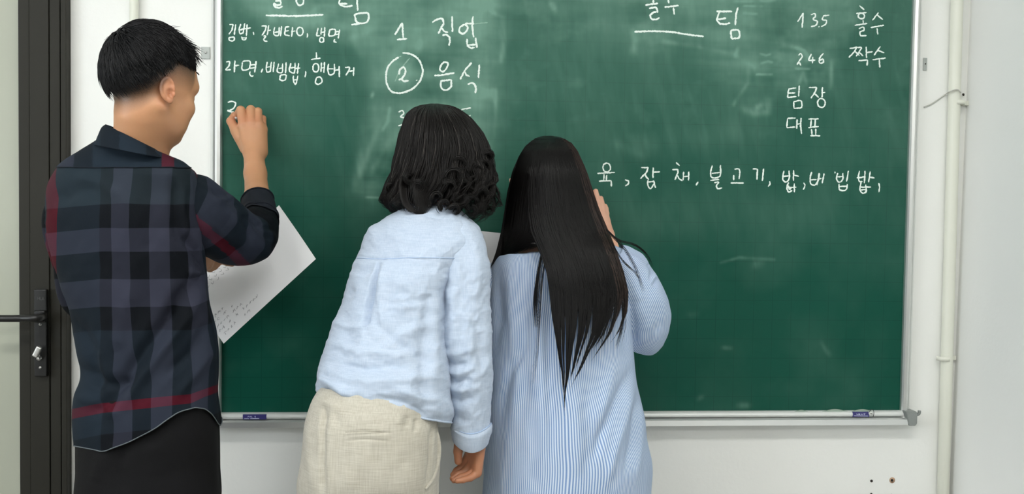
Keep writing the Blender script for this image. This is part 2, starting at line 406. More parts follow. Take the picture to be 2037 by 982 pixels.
for pts, w, a in [([(775, 215), (772, 240), (762, 258)], 3.2, .55), ([(742, 185), (740, 192)], 4, .5), ([(1540, 0), (1460, 3)], 3, .5), ([(1480, 12), (1516, 13)], 2, .5), ([(1480, 26), (1512, 28)], 2, .5),
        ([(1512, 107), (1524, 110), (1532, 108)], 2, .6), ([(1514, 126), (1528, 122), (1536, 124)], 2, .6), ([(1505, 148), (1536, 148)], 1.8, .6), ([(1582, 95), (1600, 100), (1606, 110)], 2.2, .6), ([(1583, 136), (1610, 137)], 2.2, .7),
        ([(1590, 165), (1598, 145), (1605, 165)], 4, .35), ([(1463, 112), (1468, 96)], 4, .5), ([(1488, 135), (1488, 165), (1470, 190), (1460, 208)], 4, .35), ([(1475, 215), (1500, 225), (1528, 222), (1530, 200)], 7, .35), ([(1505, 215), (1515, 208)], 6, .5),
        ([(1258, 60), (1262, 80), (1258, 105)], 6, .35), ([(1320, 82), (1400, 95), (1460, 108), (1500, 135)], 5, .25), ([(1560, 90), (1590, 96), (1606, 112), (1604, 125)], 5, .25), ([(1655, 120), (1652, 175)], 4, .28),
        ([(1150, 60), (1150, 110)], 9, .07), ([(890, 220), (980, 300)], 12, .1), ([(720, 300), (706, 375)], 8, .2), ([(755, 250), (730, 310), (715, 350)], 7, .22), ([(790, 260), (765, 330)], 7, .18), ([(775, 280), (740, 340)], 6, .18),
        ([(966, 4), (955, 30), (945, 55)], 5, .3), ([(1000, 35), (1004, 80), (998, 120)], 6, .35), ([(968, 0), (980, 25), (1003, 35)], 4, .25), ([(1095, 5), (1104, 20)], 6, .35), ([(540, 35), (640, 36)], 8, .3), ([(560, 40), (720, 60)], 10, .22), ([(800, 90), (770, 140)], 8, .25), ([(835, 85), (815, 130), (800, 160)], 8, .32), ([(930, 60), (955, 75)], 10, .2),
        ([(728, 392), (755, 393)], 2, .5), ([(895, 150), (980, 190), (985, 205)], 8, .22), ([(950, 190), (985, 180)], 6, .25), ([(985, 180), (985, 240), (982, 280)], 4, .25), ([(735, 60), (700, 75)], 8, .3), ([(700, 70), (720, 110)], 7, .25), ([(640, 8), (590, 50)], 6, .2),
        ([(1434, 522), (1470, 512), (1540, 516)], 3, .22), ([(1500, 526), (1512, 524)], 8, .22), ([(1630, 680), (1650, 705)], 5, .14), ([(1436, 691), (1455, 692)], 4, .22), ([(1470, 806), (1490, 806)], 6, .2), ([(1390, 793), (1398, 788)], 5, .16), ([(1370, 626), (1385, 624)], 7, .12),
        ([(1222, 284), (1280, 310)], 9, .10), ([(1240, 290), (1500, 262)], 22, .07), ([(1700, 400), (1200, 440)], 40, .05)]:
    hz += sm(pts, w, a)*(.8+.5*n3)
hz = np.clip(hz*1.25+.05*n1+.24*np.clip((620-bpy_)/620, 0, 1)+.02, 0, 1)  # chalk smears plus a painted lightening toward the top, standing in for ceiling sheen
s = NT('green chalkboard enamel'); at = s.attr('haze'); v = s.coords()
sep = s.node('ShaderNodeSeparateXYZ'); s.link(v, sep.inputs[0])
gxp = float(bx(1758, 600)[0])-GX0; gzp = float(bx(1500, 788)[2])-GZ0
def gline(o, ph):
    a = s.math('FRACT', s.math('MULTIPLY_ADD', o, 20.0, -ph*20+.5+40)); a = s.math('ABSOLUTE', s.math('SUBTRACT', a, .5)); return s.math('LESS_THAN', a, .017)
gl = s.math('MAXIMUM', gline(sep.outputs[0], gxp), gline(sep.outputs[2], gzp))
gn = s.math('MULTIPLY', s.noise(v, 7, 3), .95)
gl = s.math('MULTIPLY', gl, s.math('MULTIPLY', gn, .75))
base = s.mix(s.noise(v, 3, 3), (.0055, .066, .042), (.0075, .082, .056))
c1 = s.mix(gl, base, (.003, .034, .026))
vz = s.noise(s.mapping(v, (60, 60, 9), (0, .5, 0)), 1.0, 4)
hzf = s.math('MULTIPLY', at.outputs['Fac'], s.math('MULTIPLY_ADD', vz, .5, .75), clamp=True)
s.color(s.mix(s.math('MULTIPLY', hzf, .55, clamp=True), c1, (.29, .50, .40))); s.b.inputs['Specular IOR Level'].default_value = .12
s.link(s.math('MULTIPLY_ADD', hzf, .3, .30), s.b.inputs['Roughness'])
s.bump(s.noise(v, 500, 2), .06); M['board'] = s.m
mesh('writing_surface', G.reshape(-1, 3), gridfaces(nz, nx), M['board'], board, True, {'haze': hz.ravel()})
box('backing', GX0-.004, GX1+.004, YS+.001, -.001, GZ0-.004, GZ1+.004, M['alu_dark'], board)
# aluminium side profiles: a face strip, a groove and a round bead
def side_profile(x, sgn):
    a, b = (x, x+sgn*.0165)
    pr = [(x-sgn*.001, YS+.001), (x, YS-.007), (x+sgn*.003, YS-.012), (x+sgn*.010, YS-.014), (x+sgn*.0155, YS-.011), (x+sgn*.017, YS-.004), (x+sgn*.018, -.0005), (x-sgn*.001, -.0005)]
    prism('side_profile', pr, GZ0-.018, GZ1+.016, M['alu'], board, 'z')
    pr = [(x+sgn*.0175, YS+.0), (x+sgn*.020, YS+.0), (x+sgn*.020, -.0005), (x+sgn*.0175, -.0005)]
    prism('groove', pr, GZ0-.018, GZ1+.016, M['alu_dark'], board, 'z')
    pr = [(x+sgn*.0195, YS+.003), (x+sgn*.0235, YS-.001), (x+sgn*.0285, YS+.004), (x+sgn*.029, -.0005), (x+sgn*.0195, -.0005)]
    prism('outer_bead', pr, GZ0-.018, GZ1+.016, M['alu_white'], board, 'z')
side_profile(GX0, -1); side_profile(GX1, 1)
prism('top_profile', [(YS+.001, GZ1-.001), (YS-.008, GZ1), (YS-.014, GZ1+.008), (YS-.006, GZ1+.018), (-.001, GZ1+.018), (-.001, GZ1-.001)], GX0-.018, GX1+.018, M['alu'], board)
# tray rail: a rounded bead above a flat lip
ra = []
for a in np.linspace(0, math.pi, 9): ra.append((YS-.002-.010*math.sin(a)*1.5, GZ0-.0085+.0085*math.cos(a)))
prism('rail_bead', ra, GX0-.004, GX1+.002, M['alu_white'], board)
prism('rail_lip', [(YS+.001, GZ0-.0172), (YS-.022, GZ0-.0172), (YS-.026, GZ0-.020), (YS-.027, GZ0-.034), (YS-.022, GZ0-.0355), (-.001, GZ0-.0355), (-.001, GZ0-.0172)], GX0-.002, GX1+.010, M['alu'], board)
for sgn, x in ((-1, GX0), (1, GX1)):
    pr = [(x+sgn*.001, GZ0+.002), (x+sgn*.030, GZ0+.002), (x+sgn*.033, GZ0-.004), (x+sgn*.033, GZ0-.030), (x+sgn*.029, GZ0-.036), (x+sgn*.012, GZ0-.036), (x+sgn*.006, GZ0-.014)]
    n = len(pr); V = [(a, YS-.030, b) for a, b in pr]+[(a, -.0005, b) for a, b in pr]
    F = [tuple(range(n)), tuple(range(n, 2*n))[::-1]]+[(i, n+i, n+(i+1) % n, (i+1) % n) for i in range(n)]
    o = mesh('corner_cap', V, F, M['grey_plastic'], board, False)
    bm = bmesh.new(); bm.from_mesh(o.data); bmesh.ops.recalc_face_normals(bm, faces=bm.faces); bmesh.ops.bevel(bm, geom=list(bm.edges), offset=.0012, segments=2, affect='EDGES'); bm.to_mesh(o.data); bm.free()
hk = [(*hp(1816, 828, -.03), .004), (*hp(1822, 825, -.034), .004), (*hp(1828, 822, -.036), .0042), (*hp(1829, 816, -.036), .004)]
tube('hanger_hook', hk, M['grey_plastic'], board, 14, 12)
# fixing tabs at the sides of the frame
def tab(x0, y0, x1, y1, name, par):
    a = hp(x0, y0, -.004); b = hp(x1, y1, -.004); return box(name, a[0], b[0], -.0035, -.0008, b[2], a[2], M['alu'] if 0 else simple('tab metal', (.42, .45, .43), .5, .3), par, .0006)
tab(400, 93, 417, 117, 'fixing_tab', board); tab(1838, 115, 1844, 140, 'fixing_tab', board)
c = hp(409, 104, -.004); cyl('tab_screw', (c[0], -.006, c[2]), .0028, .003, M['screw'], board, 12)
c = hp(1841, 127, -.004); cyl('tab_screw', (c[0], -.0045, c[2]), .0016, .002, M['dark_hole'], board, 10)
# blue maker's labels stuck on the rail
def sticker(x0, y0, x1, y1, yy=-.0342):
    a = hp(x0, y0, yy); b = hp(x1, y1, yy); return box('label_sticker', a[0], b[0], yy-.0012, yy+.006, b[2], a[2], M['sticker'], board, .0005)
sticker(483, 824, 530, 833.5)
sticker(1696.5, 819, 1729, 828.5)
def cr(ox, oy, s_, strokes): return [[(ox+x/s_, oy+y/s_) for x, y in st] for st in strokes]
ps = cr(470, 800, 19.64, [[(440, 575), (470, 530), (500, 575), (530, 530)], [(560, 530), (560, 580)], [(590, 530), (590, 575), (630, 575)], [(720, 530), (750, 590)], [(750, 530), (735, 590)], [(300, 630), (500, 632)], [(540, 628), (900, 628)]])
ps += cr(1680, 800, 12.73, [[(300, 280), (320, 320), (345, 285)], [(360, 280), (355, 320)], [(375, 280), (372, 320)], [(395, 282), (375, 300), (400, 320)], [(415, 320), (430, 285), (450, 320)], [(470, 282), (465, 318)], [(485, 283), (530, 285)], [(508, 285), (505, 318)], [(240, 338), (600, 345)]])
V, F = ribbon(ps, 1.1, -.0356, .2, 4); mesh('label_print', V, F, M['sticker_ink'], board, False)['kind'] = 'stuff'
o = cyl('rail_cap', tuple(hp(1733, 822, -.040)), .0052, .008, simple('white cap', (.72, .74, .7), .5), board, 20)
cyl('cap_hole', tuple(hp(1733, 822, -.0412)), .0012, .0015, M['dark_hole'], board, 10)
pts = [hp(1738+ (0), 814, -.036)]
tube('cap_ring', [(*hp(1729, 819, -.041), .0007), (*hp(1733, 814.5, -.041), .0007), (*hp(1736.5, 815, -.041), .0007), (*hp(1738.5, 821, -.041), .0007), (*hp(1737, 828, -.041), .0007)], M['black_metal'], board, 16, 6)

# ---- chalk writing, stroke by stroke
W = {}
A = lambda st: cr(440, 0, 5.775, st)
W['cut_words'] = A([[(620, 12), (690, 5)], [(680, 0), (682, 48), (625, 56), (606, 35)], [(612, 30), (605, 52), (625, 80), (665, 90), (705, 70)], ell(905, 10, 42, 50, -30, 210, 12), [(1372, -20), (1355, 40), (1420, 75), (1510, 65)], [(1362, 42), (1450, 44)], [(1560, -20), (1568, 125)]]) + cr(430, 0, 3.636, [[(1000, 103), (1020, 162), (1095, 155), (1098, 95), (1050, 95), (1000, 105)], [(978, 178), (1030, 172), (1082, 165)]])
W['underline'] = A([[(512, 177), (850, 185), (1175, 170)]])
W['menu_line'] = A([[(95, 282), (137, 278)], [(137, 278), (125, 340), (90, 395)], [(167, 280), (150, 402)], [(90, 430), (90, 460), (150, 458), (150, 433), (90, 430)],
    [(225, 275), (207, 350), (218, 388), (258, 370)], [(272, 268), (250, 388)], [(212, 345), (262, 332)], [(298, 280), (290, 412)], [(270, 332), (342, 320)], [(235, 420), (245, 455), (275, 457), (290, 425)], [(240, 437), (285, 435)], [(368, 368), (374, 402)],
    [(463, 300), (520, 295)], [(520, 295), (505, 350), (468, 407)], [(545, 290), (528, 405)], [(530, 350), (572, 345)], [(485, 415), (515, 413), (490, 450), (500, 470), (532, 474)],
    [(615, 310), (610, 400), (650, 410), (667, 310)], [(613, 372), (660, 365)], [(694, 300), (680, 417)], [(735, 312), (782, 308)], [(740, 315), (728, 402), (788, 410)], [(735, 357), (777, 352)], [(820, 310), (808, 422)], [(813, 362), (852, 355)], ell(905, 360, 36, 48),
    [(988, 382), (996, 405), (985, 432)], [(1112, 320), (1095, 412), (1137, 410)], [(1152, 320), (1146, 398)], [(1150, 372), (1190, 366)], [(1192, 310), (1185, 422)], ell(1155, 458, 25, 28), [(1250, 335), (1240, 412), (1300, 405), (1310, 340), (1248, 338)], [(1362, 340), (1345, 442)], [(1312, 365), (1358, 360)], [(1306, 397), (1352, 390)], [(1302, 448), (1295, 480), (1328, 485)]])
W['menu_line_2'] = A([[(58, 712), (95, 706), (92, 750), (52, 803), (112, 798)], [(158, 695), (150, 832)], [(155, 757), (207, 748)], [(245, 715), (243, 802), (312, 795), (327, 702), (245, 706)], [(402, 700), (385, 832)], [(330, 747), (397, 740)], [(325, 787), (392, 776)], [(332, 820), (328, 855), (350, 877), (372, 868)], [(476, 788), (460, 832)],
    [(530, 710), (518, 790), (530, 828), (572, 815)], [(577, 710), (565, 822)], [(525, 772), (570, 765)], [(609, 710), (597, 827)], [(660, 730), (653, 830), (690, 837), (706, 730)], [(658, 787), (700, 780)], [(746, 715), (738, 842)], [(680, 863), (675, 915), (735, 918), (743, 860), (680, 865)],
    [(800, 725), (788, 820), (830, 838), (849, 720)], [(795, 782), (842, 775)], [(891, 725), (875, 847)], [(845, 790), (908, 780)], [(828, 868), (830, 930), (850, 967), (882, 868)], [(832, 920), (870, 915)], [(968, 818), (973, 850), (962, 887)],
    [(1093, 602), (1093, 667)], [(1033, 682), (1142, 668)], ell(1087, 778, 33, 50), [(1152, 718), (1145, 827)], [(1150, 782), (1192, 773)], [(1188, 713), (1180, 837)], [(1095, 893), (1083, 950), (1110, 968), (1158, 940), (1135, 885), (1095, 888)],
    [(1235, 733), (1226, 800), (1245, 857), (1285, 850), (1300, 733)], [(1230, 792), (1290, 790)], [(1300, 810), (1357, 800)], [(1355, 758), (1358, 887)], [(1423, 775), (1477, 770)], [(1477, 770), (1465, 815), (1433, 867)], [(1470, 817), (1517, 812)], [(1523, 773), (1520, 872)]])
W['numeral_two'] = cr(430, 180, 4.093, [[(95, 96), (130, 88), (158, 102), (150, 135), (110, 160), (92, 162), (120, 172), (150, 187)]])
B_ = lambda st: cr(760, 20, 5.457, st)
W['word_one'] = B_([[(140, 270), (218, 138)], [(218, 138), (230, 300)], [(162, 322), (272, 310)], [(545, 135), (600, 102), (655, 97), (668, 130), (640, 195), (612, 257)], [(645, 195), (670, 228), (717, 243)], [(760, 66), (765, 237)], [(655, 275), (700, 268), (728, 292), (735, 330), (727, 387)],
    [(895, 155), (845, 190), (838, 235), (870, 257), (910, 235), (930, 185), (905, 156), (1000, 150)], [(988, 68), (978, 170), (994, 297)], [(920, 312), (935, 395), (965, 412), (1007, 405)], [(1015, 300), (1030, 408)], [(932, 380), (1018, 372)]])
W['word_two'] = B_([[(222, 465), (290, 472), (370, 510), (425, 590), (441, 660), (420, 750), (350, 840), (250, 890), (170, 903), (100, 880), (55, 810), (43, 720), (60, 630), (110, 560), (180, 510)], [(185, 700), (195, 645), (235, 618), (253, 650), (240, 710), (205, 760)], [(180, 758), (205, 748), (235, 770), (290, 765)], [(373, 758), (378, 768)],
    [(680, 560), (640, 600), (628, 650), (660, 668), (700, 630), (715, 580), (680, 560)], [(568, 712), (640, 708), (787, 682)], [(640, 762), (648, 850), (680, 868), (745, 840), (752, 755)], [(752, 757), (640, 768)], [(972, 570), (895, 660), (848, 752)], [(895, 665), (915, 705), (952, 722)], [(1057, 592), (1047, 737)], [(928, 805), (985, 790), (1015, 830), (1013, 902)]])
W['word_three'] = cr(740, 190, 3.779, [[(200, 125), (225, 112), (240, 130), (215, 160), (250, 172), (245, 205), (198, 228)], [(672, 120), (676, 103), (744, 92)], [(742, 149), (716, 160)]])
C_ = lambda st: cr(1280, 0, 9.259, st)
W['team_heading'] = C_([[(185, -30), (182, 60)], [(35, 95), (267, 62)], [(103, 156), (235, 130)], [(235, 130), (262, 237)], [(146, 242), (245, 215)], [(165, 242), (125, 290), (150, 345), (220, 360), (297, 325)], [(455, -30), (465, 62)], [(388, 130), (648, 104)], [(552, 138), (569, 268)],
    [(1345, 212), (1632, 210)], [(1402, 215), (1370, 290), (1358, 380), (1400, 430), (1480, 445), (1597, 424)], [(1370, 360), (1522, 332)], [(1742, 138), (1705, 260), (1690, 462)], [(1605, 570), (1625, 722)], [(1625, 715), (1765, 685), (1745, 555), (1680, 548), (1600, 570)]])
W['heading_underline'] = [[(1262, 63), (1300, 62), (1330, 63), (1370, 69), (1400, 72.5)]]
D_ = lambda st: cr(1540, 0, 3.387, st)
W['odd_numbers'] = D_([[(158, 147), (197, 87)], [(197, 87), (188, 187)], [(248, 100), (275, 92), (278, 110), (262, 128), (292, 145), (280, 170), (248, 179)], [(330, 107), (372, 102)], [(332, 108), (325, 132), (352, 138), (350, 160), (316, 179)], [(299, 178)], [(575, 38), (607, 66)], [(553, 91), (622, 84)], ell(588, 108, 22, 18), [(599, 135), (600, 158)], [(543, 171), (627, 158)], [(570, 193), (602, 184), (604, 205), (580, 214), (580, 237), (622, 240)],
    [(702, 84), (663, 137)], [(694, 102), (732, 132)], [(650, 186), (740, 170)], [(693, 190), (698, 232)]])
W['even_numbers'] = D_([[(163, 372), (180, 360), (188, 380), (170, 410), (153, 436)], [(153, 430), (172, 420), (180, 442)], [(250, 363), (230, 406)], [(230, 406), (277, 405)], [(260, 382), (257, 427)], [(332, 359), (305, 395), (308, 425), (332, 418), (327, 398), (306, 408)], [(508, 326), (562, 318)], [(556, 320), (540, 350), (503, 387)], [(545, 345), (575, 375)], [(562, 320), (588, 322), (575, 345), (552, 380)], [(568, 347), (600, 378)],
    [(620, 315), (622, 392)], [(622, 353), (664, 348)], [(568, 409), (630, 404)], [(630, 404), (625, 442)], [(716, 313), (673, 372)], [(700, 340), (742, 356)], [(663, 402), (752, 391)], [(708, 398), (712, 455)]])
W['leader_words'] = D_([[(95, 599), (148, 592)], [(98, 600), (90, 657)], [(90, 657), (150, 650)], [(92, 629), (142, 625)], [(169, 576), (165, 650)], [(132, 685), (133, 730)], [(133, 729), (184, 723), (182, 680), (130, 685)], [(233, 590), (287, 588)], [(287, 588), (275, 620), (248, 662)], [(268, 625), (300, 657)], [(326, 586), (322, 657)], [(322, 626), (344, 622)], ell(318, 693, 26, 30),
    [(145, 794), (90, 798)], [(90, 798), (85, 860)], [(85, 860), (142, 855)], [(155, 803), (152, 867)], [(154, 837), (178, 832)], [(181, 793), (178, 850), (184, 902)], [(230, 802), (300, 800)], [(250, 805), (245, 856)], [(278, 804), (275, 852)], [(230, 859), (300, 852)], [(252, 868), (255, 912)], [(280, 866), (280, 908)], [(243, 913), (310, 915)]])
E_ = lambda st: cr(1180, 310, 6.79, st); F_ = lambda st: cr(1480, 320, 6.79, st)
W['food_words'] = E_([ell(182, 157, 52, 60), [(57, 236), (293, 222)], [(146, 248), (142, 328)], [(183, 258), (178, 330)], [(78, 340), (240, 332)], [(240, 332), (246, 413)], [(430, 320), (480, 345), (470, 380), (433, 407)], [(648, 156), (747, 158)], [(745, 158), (720, 220), (638, 307)], [(695, 240), (722, 290), (752, 318)], [(810, 157), (808, 298)], [(808, 221), (902, 215)], [(740, 323), (740, 400), (770, 443), (822, 370)], [(745, 350), (825, 345)], [(815, 330), (843, 433)],
    [(1120, 88), (1167, 132)], [(1068, 186), (1147, 182)], [(1147, 182), (1145, 225), (1103, 322)], [(1132, 258), (1165, 312), (1207, 336)], [(1222, 212), (1217, 328)], [(1222, 281), (1285, 275)], [(1291, 212), (1287, 332)], [(1418, 348), (1388, 397)],
    [(1607, 128), (1588, 220), (1595, 285), (1640, 298), (1700, 282), (1720, 123)], [(1600, 236), (1715, 220)], [(1583, 331), (1702, 317)], [(1635, 360), (1692, 355), (1665, 405), (1680, 440), (1742, 432)], [(1908, 179), (1968, 178), (1980, 230), (1970, 313)], [(1898, 258), (1898, 328)], [(1857, 365), (2033, 366)]])
W['food_words'] += F_([[(118, 108), (182, 110)], [(182, 110), (175, 252)], [(266, 103), (247, 270)], [(345, 273), (352, 310), (328, 347)], [(541, 133), (525, 200), (535, 270), (570, 285), (608, 240), (608, 128)], [(512, 213), (610, 200)], [(670, 122), (668, 268)], [(668, 188), (742, 208)], [(602, 288), (580, 370), (600, 415), (652, 400)], [(600, 330), (610, 385), (640, 370)], [(678, 303), (681, 423)], [(590, 359), (707, 355)], [(805, 293), (827, 330), (798, 387)],
    [(916, 148), (893, 230), (910, 315), (950, 328), (990, 290), (1015, 163)], [(900, 256), (980, 248)], [(985, 327), (1020, 168)], [(1015, 245), (1045, 235)], [(1081, 168), (1057, 302)], [(1228, 143), (1229, 168)], [(1266, 163), (1250, 230), (1270, 280), (1300, 285), (1330, 250), (1335, 163)], [(1253, 216), (1327, 210)], [(1411, 133), (1385, 278)], [(1285, 308), (1290, 385), (1330, 402), (1375, 390), (1396, 313)], [(1290, 346), (1387, 340)],
    [(1560, 133), (1545, 220), (1560, 275), (1600, 278)], [(1636, 133), (1625, 300)], [(1523, 229), (1632, 215)], [(1706, 143), (1684, 288)], [(1690, 214), (1763, 231)], [(1582, 288), (1570, 400), (1600, 435), (1640, 425), (1645, 318)], [(1568, 353), (1717, 352)], [(1578, 391), (1657, 385)], [(1820, 298), (1833, 350), (1822, 422)]])
labels = {'cut_words': 'chalk words cut off by the top of the picture, left side', 'underline': 'short straight chalk underline, upper left', 'menu_line': 'first row of small chalk words at the left edge', 'menu_line_2': 'second row of small chalk words at the left edge', 'numeral_two': 'unfinished chalk stroke beside the writing hand', 'word_one': 'chalk numeral one and its word', 'word_two': 'chalk numeral two in a circle and its word', 'word_three': 'chalk numeral three half hidden by a head', 'team_heading': 'chalk heading at the top right', 'heading_underline': 'bending chalk underline, upper right', 'odd_numbers': 'chalk line reading 1 3 5 with a word', 'even_numbers': 'chalk line reading 2 4 6 with a word', 'leader_words': 'two stacked chalk words under the numbers', 'food_words': 'long row of chalk words across the right half'}
def glyphs(st, gap):
    """group strokes into written characters by how near they lie"""
    P = [np.array(resample(np.c_[np.array(s_+s_[-1:] if len(s_) > 1 else s_+[(s_[0][0]+1, s_[0][1])], float), np.zeros(len(s_)+1)], 12))[:, :2] for s_ in st]; g = list(range(len(st)))
    for a in range(len(st)):
        for b in range(a):
            if np.min(np.linalg.norm(P[a][:, None]-P[b][None], axis=2)) < gap: g = [g[b] if x == g[a] else x for x in g]
    return [[st[i] for i in range(len(st)) if g[i] == k] for k in sorted(set(g))]
for i, (k, st) in enumerate(W.items()):
    big = k in ('word_one', 'word_two', 'underline', 'team_heading', 'heading_underline', 'cut_words')
    for gi, gl_ in enumerate(glyphs(st, 7.5 if big else 5.0)):
        V, F = ribbon(gl_, 3.6 if big else 2.8, YS-.0006, .5, i*50+gi, .0004); mesh('chalk_character', V, F, M['chalk'], board, False)
V, F = ribbon(B_([[(1000, 150), (1146, 135)], [(180, 510), (210, 500)], [(140, 775), (200, 640), (300, 520)]]), 2.2, YS-.0004, .6, 77, .0002); o = mesh('faint_chalk_stroke', V, F, M['chalk_f'], board, False); o['label'] = 'faint half-rubbed chalk strokes'; o['kind'] = 'stuff'
# chalk dust heaped along the rail
for x, w_, h_ in ((1595, 14, 3), (1662, 26, 4.5), (1716, 22, 4)):
    a = hp(x-w_, 815, -.03); b = hp(x+w_, 815, -.03); c = hp(x, 815-h_, -.03)
    n = 12; V = []; F = []
    for i in range(n+1):
        t = i/n; xx = a[0]*(1-t)+b[0]*t; zz = GZ0-.001+(c[2]-a[2])*math.sin(math.pi*t)**1.4
        V += [(xx, -.0295, GZ0-.004), (xx, -.027, zz), (xx, -.02, GZ0-.004)]
    for i in range(n): F += [(3*i, 3*i+1, 3*i+4, 3*i+3), (3*i+1, 3*i+2, 3*i+5, 3*i+4)]
    mesh('chalk_dust', V, F, simple('green grey chalk dust', (.30, .38, .32), .9), board)

# ---------------------------------------------------------------- pipes, wire, screw holes on the wall
def conduit(name, top, bot, r, label, ylo, lean=0):
    a = hp(top[0], top[1], -r); b = hp(bot[0], bot[1], -r); s_ = (a-b)/(a[2]-b[2])
    P = [b+s_*(z-b[2]) for z in (0.002, 1.0, 2.0, ZC-.002)]
    o = tube(name, [(p[0], -r-.001, p[2], r) for p in P], M['pvc'], None, 4, 20); return tag(o, label, 'pipe')
c2 = conduit('wall_conduit', (1903.5, 0), (1875.5, 982), .0155, 'cream round pipe running up the wall in the right corner', 0)
c1_ = conduit('wall_conduit', (267, 0), (264, 982), .0105, "slim cream pipe behind the man's head", 0)
for (px, py) in ((1912, 204), (1884, 712)):
    ctr = hp(px-6, py, -.016); cl = empty('pipe_clip', ctr, ('cream clip holding the right pipe, upper one' if py < 400 else 'cream clip holding the right pipe, lower one'), 'clip')
    V = []; F = []; n = 16
    for i in range(n+1):
        a = -math.pi*.05+math.pi*1.1*i/n
        for rr in (.0163, .0185):
            for dz in (-.0055, .0055): V.append((ctr[0]-.002-rr*math.cos(a), -.0165-rr*math.sin(a), ctr[2]+dz))
    for i in range(n):
        k = 4*i; F += [(k+2, k+3, k+7, k+6), (k, k+4, k+5, k+1), (k+1, k+5, k+7, k+3), (k, k+2, k+6, k+4)]
    mesh('clip_band', V, F, M['pvc'], cl)
    box('clip_foot', ctr[0]+.012, ctr[0]+.036, -.012, -.0005, ctr[2]-.006, ctr[2]+.006, M['pvc'], cl, .0008)
    for dz in ((.024,) if py < 400 else (.022, -.026)):
        q = hp(px+11 if py < 400 else px+11, py, -.003); 
        o = tube('wall_anchor', [(ctr[0]+.022, -.001, ctr[2]+dz, .003), (ctr[0]+.020, -.006, ctr[2]+dz-.003, .0022)], M['dark_hole'], cl, 3, 10)
wp = [(1838, 213), (1850, 208), (1866, 198), (1880, 188), (1893, 181), (1905, 178), (1912, 184)]
o = tube('loose_wire', [(*hp(x, y, -.004 if x < 1885 else -.036), .0016) for x, y in wp], M['wire'], None, 40, 8); tag(o, 'thin pale wire looped from the wall over the right pipe', 'wire')
for (px, py, rr, rust) in ((1733.5, 956, .0036, 0), (1774, 954.5, .0036, 1), (1733, 982, .003, 0), (1773, 984, .003, 0)):
    c = hp(px, py, 0); lab = {1733.5: 'dark screw hole in the white wall under the board, left of the pair', 1774: 'dark screw hole with a rusty stain in the wall under the board', 1733: 'screw hole cut by the bottom edge, left of the pair', 1773: 'screw hole cut by the bottom edge, right of the pair'}[px]
    sh = empty('screw_hole', (c[0], 0, c[2]), lab, 'hole')
    cyl('plug', (c[0], -.0014, c[2]), rr, .0013, M['dark_hole'], sh, 12)
    if rust: cyl('rust_ring', (c[0]+.001, -.0007, c[2]), rr*2.2, .0006, M['rust'], sh, 20)
# ---------------------------------------------------------------- signed distance modelling for skin
def d_cap(p, a, b, ra, rb=None):
    rb = ra if rb is None else rb; a = np.asarray(a, float); b = np.asarray(b, float); ab = b-a
    t = np.clip(((p-a)@ab)/(ab@ab+1e-12), 0, 1); return np.linalg.norm(p-a-t[:, None]*ab, axis=1)-(ra+(rb-ra)*t)
def d_ell(p, c, r, R=None):
    q = p-np.asarray(c, float)
    if R is not None: q = q@R
    r = np.asarray(r, float); k0 = np.linalg.norm(q/r, axis=1); k1 = np.linalg.norm(q/(r*r), axis=1)+1e-9
    return k0*(k0-1)/k1
def smin(a, b, k):
    h = np.clip(.5+.5*(b-a)/k, 0, 1); return b*(1-h)+a*h-k*h*(1-h)
def smax(a, b, k): return -smin(-a, -b, k)
def nets(sdf, lo, hi, h):
    lo = np.asarray(lo, float); hi = np.asarray(hi, float); f = 4
    nc = np.ceil((hi-lo)/(h*f)).astype(int)+1
    ax = [lo[i]+(np.arange(nc[i])+.5-.5/f)*h*f for i in range(3)]
    X = np.stack(np.meshgrid(*ax, indexing='ij'), -1).reshape(-1, 3)
    dc = sdf(X).reshape(nc); near = np.abs(dc) < h*f*1.6
    big = np.repeat(np.repeat(np.repeat(dc, f, 0), f, 1), f, 2).astype(np.float32)
    nb = np.repeat(np.repeat(np.repeat(near, f, 0), f, 1), f, 2); idx = np.nonzero(nb)
    big[idx] = sdf(np.stack(idx, 1)*h+lo)
    D = big; n = np.array(D.shape); S = D < 0
    c = [S[i:n[0]-1+i, j:n[1]-1+j, k:n[2]-1+k] for i in (0, 1) for j in (0, 1) for k in (0, 1)]
    sm_ = sum(x.astype(np.int8) for x in c); act = (sm_ > 0) & (sm_ < 8); cell = np.stack(np.nonzero(act), 1)
    vid = -np.ones(n-1, np.int64); vid[tuple(cell.T)] = np.arange(len(cell))
    acc = np.zeros((len(cell), 3)); cnt = np.zeros(len(cell))
    offs = [np.array((i, j, k)) for i in (0, 1) for j in (0, 1) for k in (0, 1)]
    for a in range(8):
        for b in range(a+1, 8):
            if np.abs(offs[a]-offs[b]).sum() != 1: continue
            va = D[tuple((cell+offs[a]).T)]; vb = D[tuple((cell+offs[b]).T)]; m = (va < 0) != (vb < 0)
            t = np.where(m, va/(va-vb+1e-20), 0); q = offs[a]+t[:, None]*(offs[b]-offs[a]); acc[m] += q[m]; cnt[m] += 1
    V = lo+(cell+acc/cnt[:, None])*h; F = []
    for ax_ in range(3):
        u, v = [(1, 2), (2, 0), (0, 1)][ax_]; sl = [slice(0, n[i]-1) for i in range(3)]; sl2 = list(sl); sl2[ax_] = slice(1, n[ax_])
        ch = S[tuple(sl)] != S[tuple(sl2)]; e = np.stack(np.nonzero(ch), 1); e = e[(e[:, u] > 0) & (e[:, v] > 0)]
        fl = S[tuple(e.T)]; eu = np.zeros(3, int); ev = np.zeros(3, int); eu[u] = 1; ev[v] = 1
        q = np.stack([vid[tuple((e-eu-ev).T)], vid[tuple((e-ev).T)], vid[tuple(e.T)], vid[tuple((e-eu).T)]], 1)
        q[~fl] = q[~fl][:, ::-1]; q = q[(q >= 0).all(1)]; F.append(q)
    return V, np.concatenate(F)
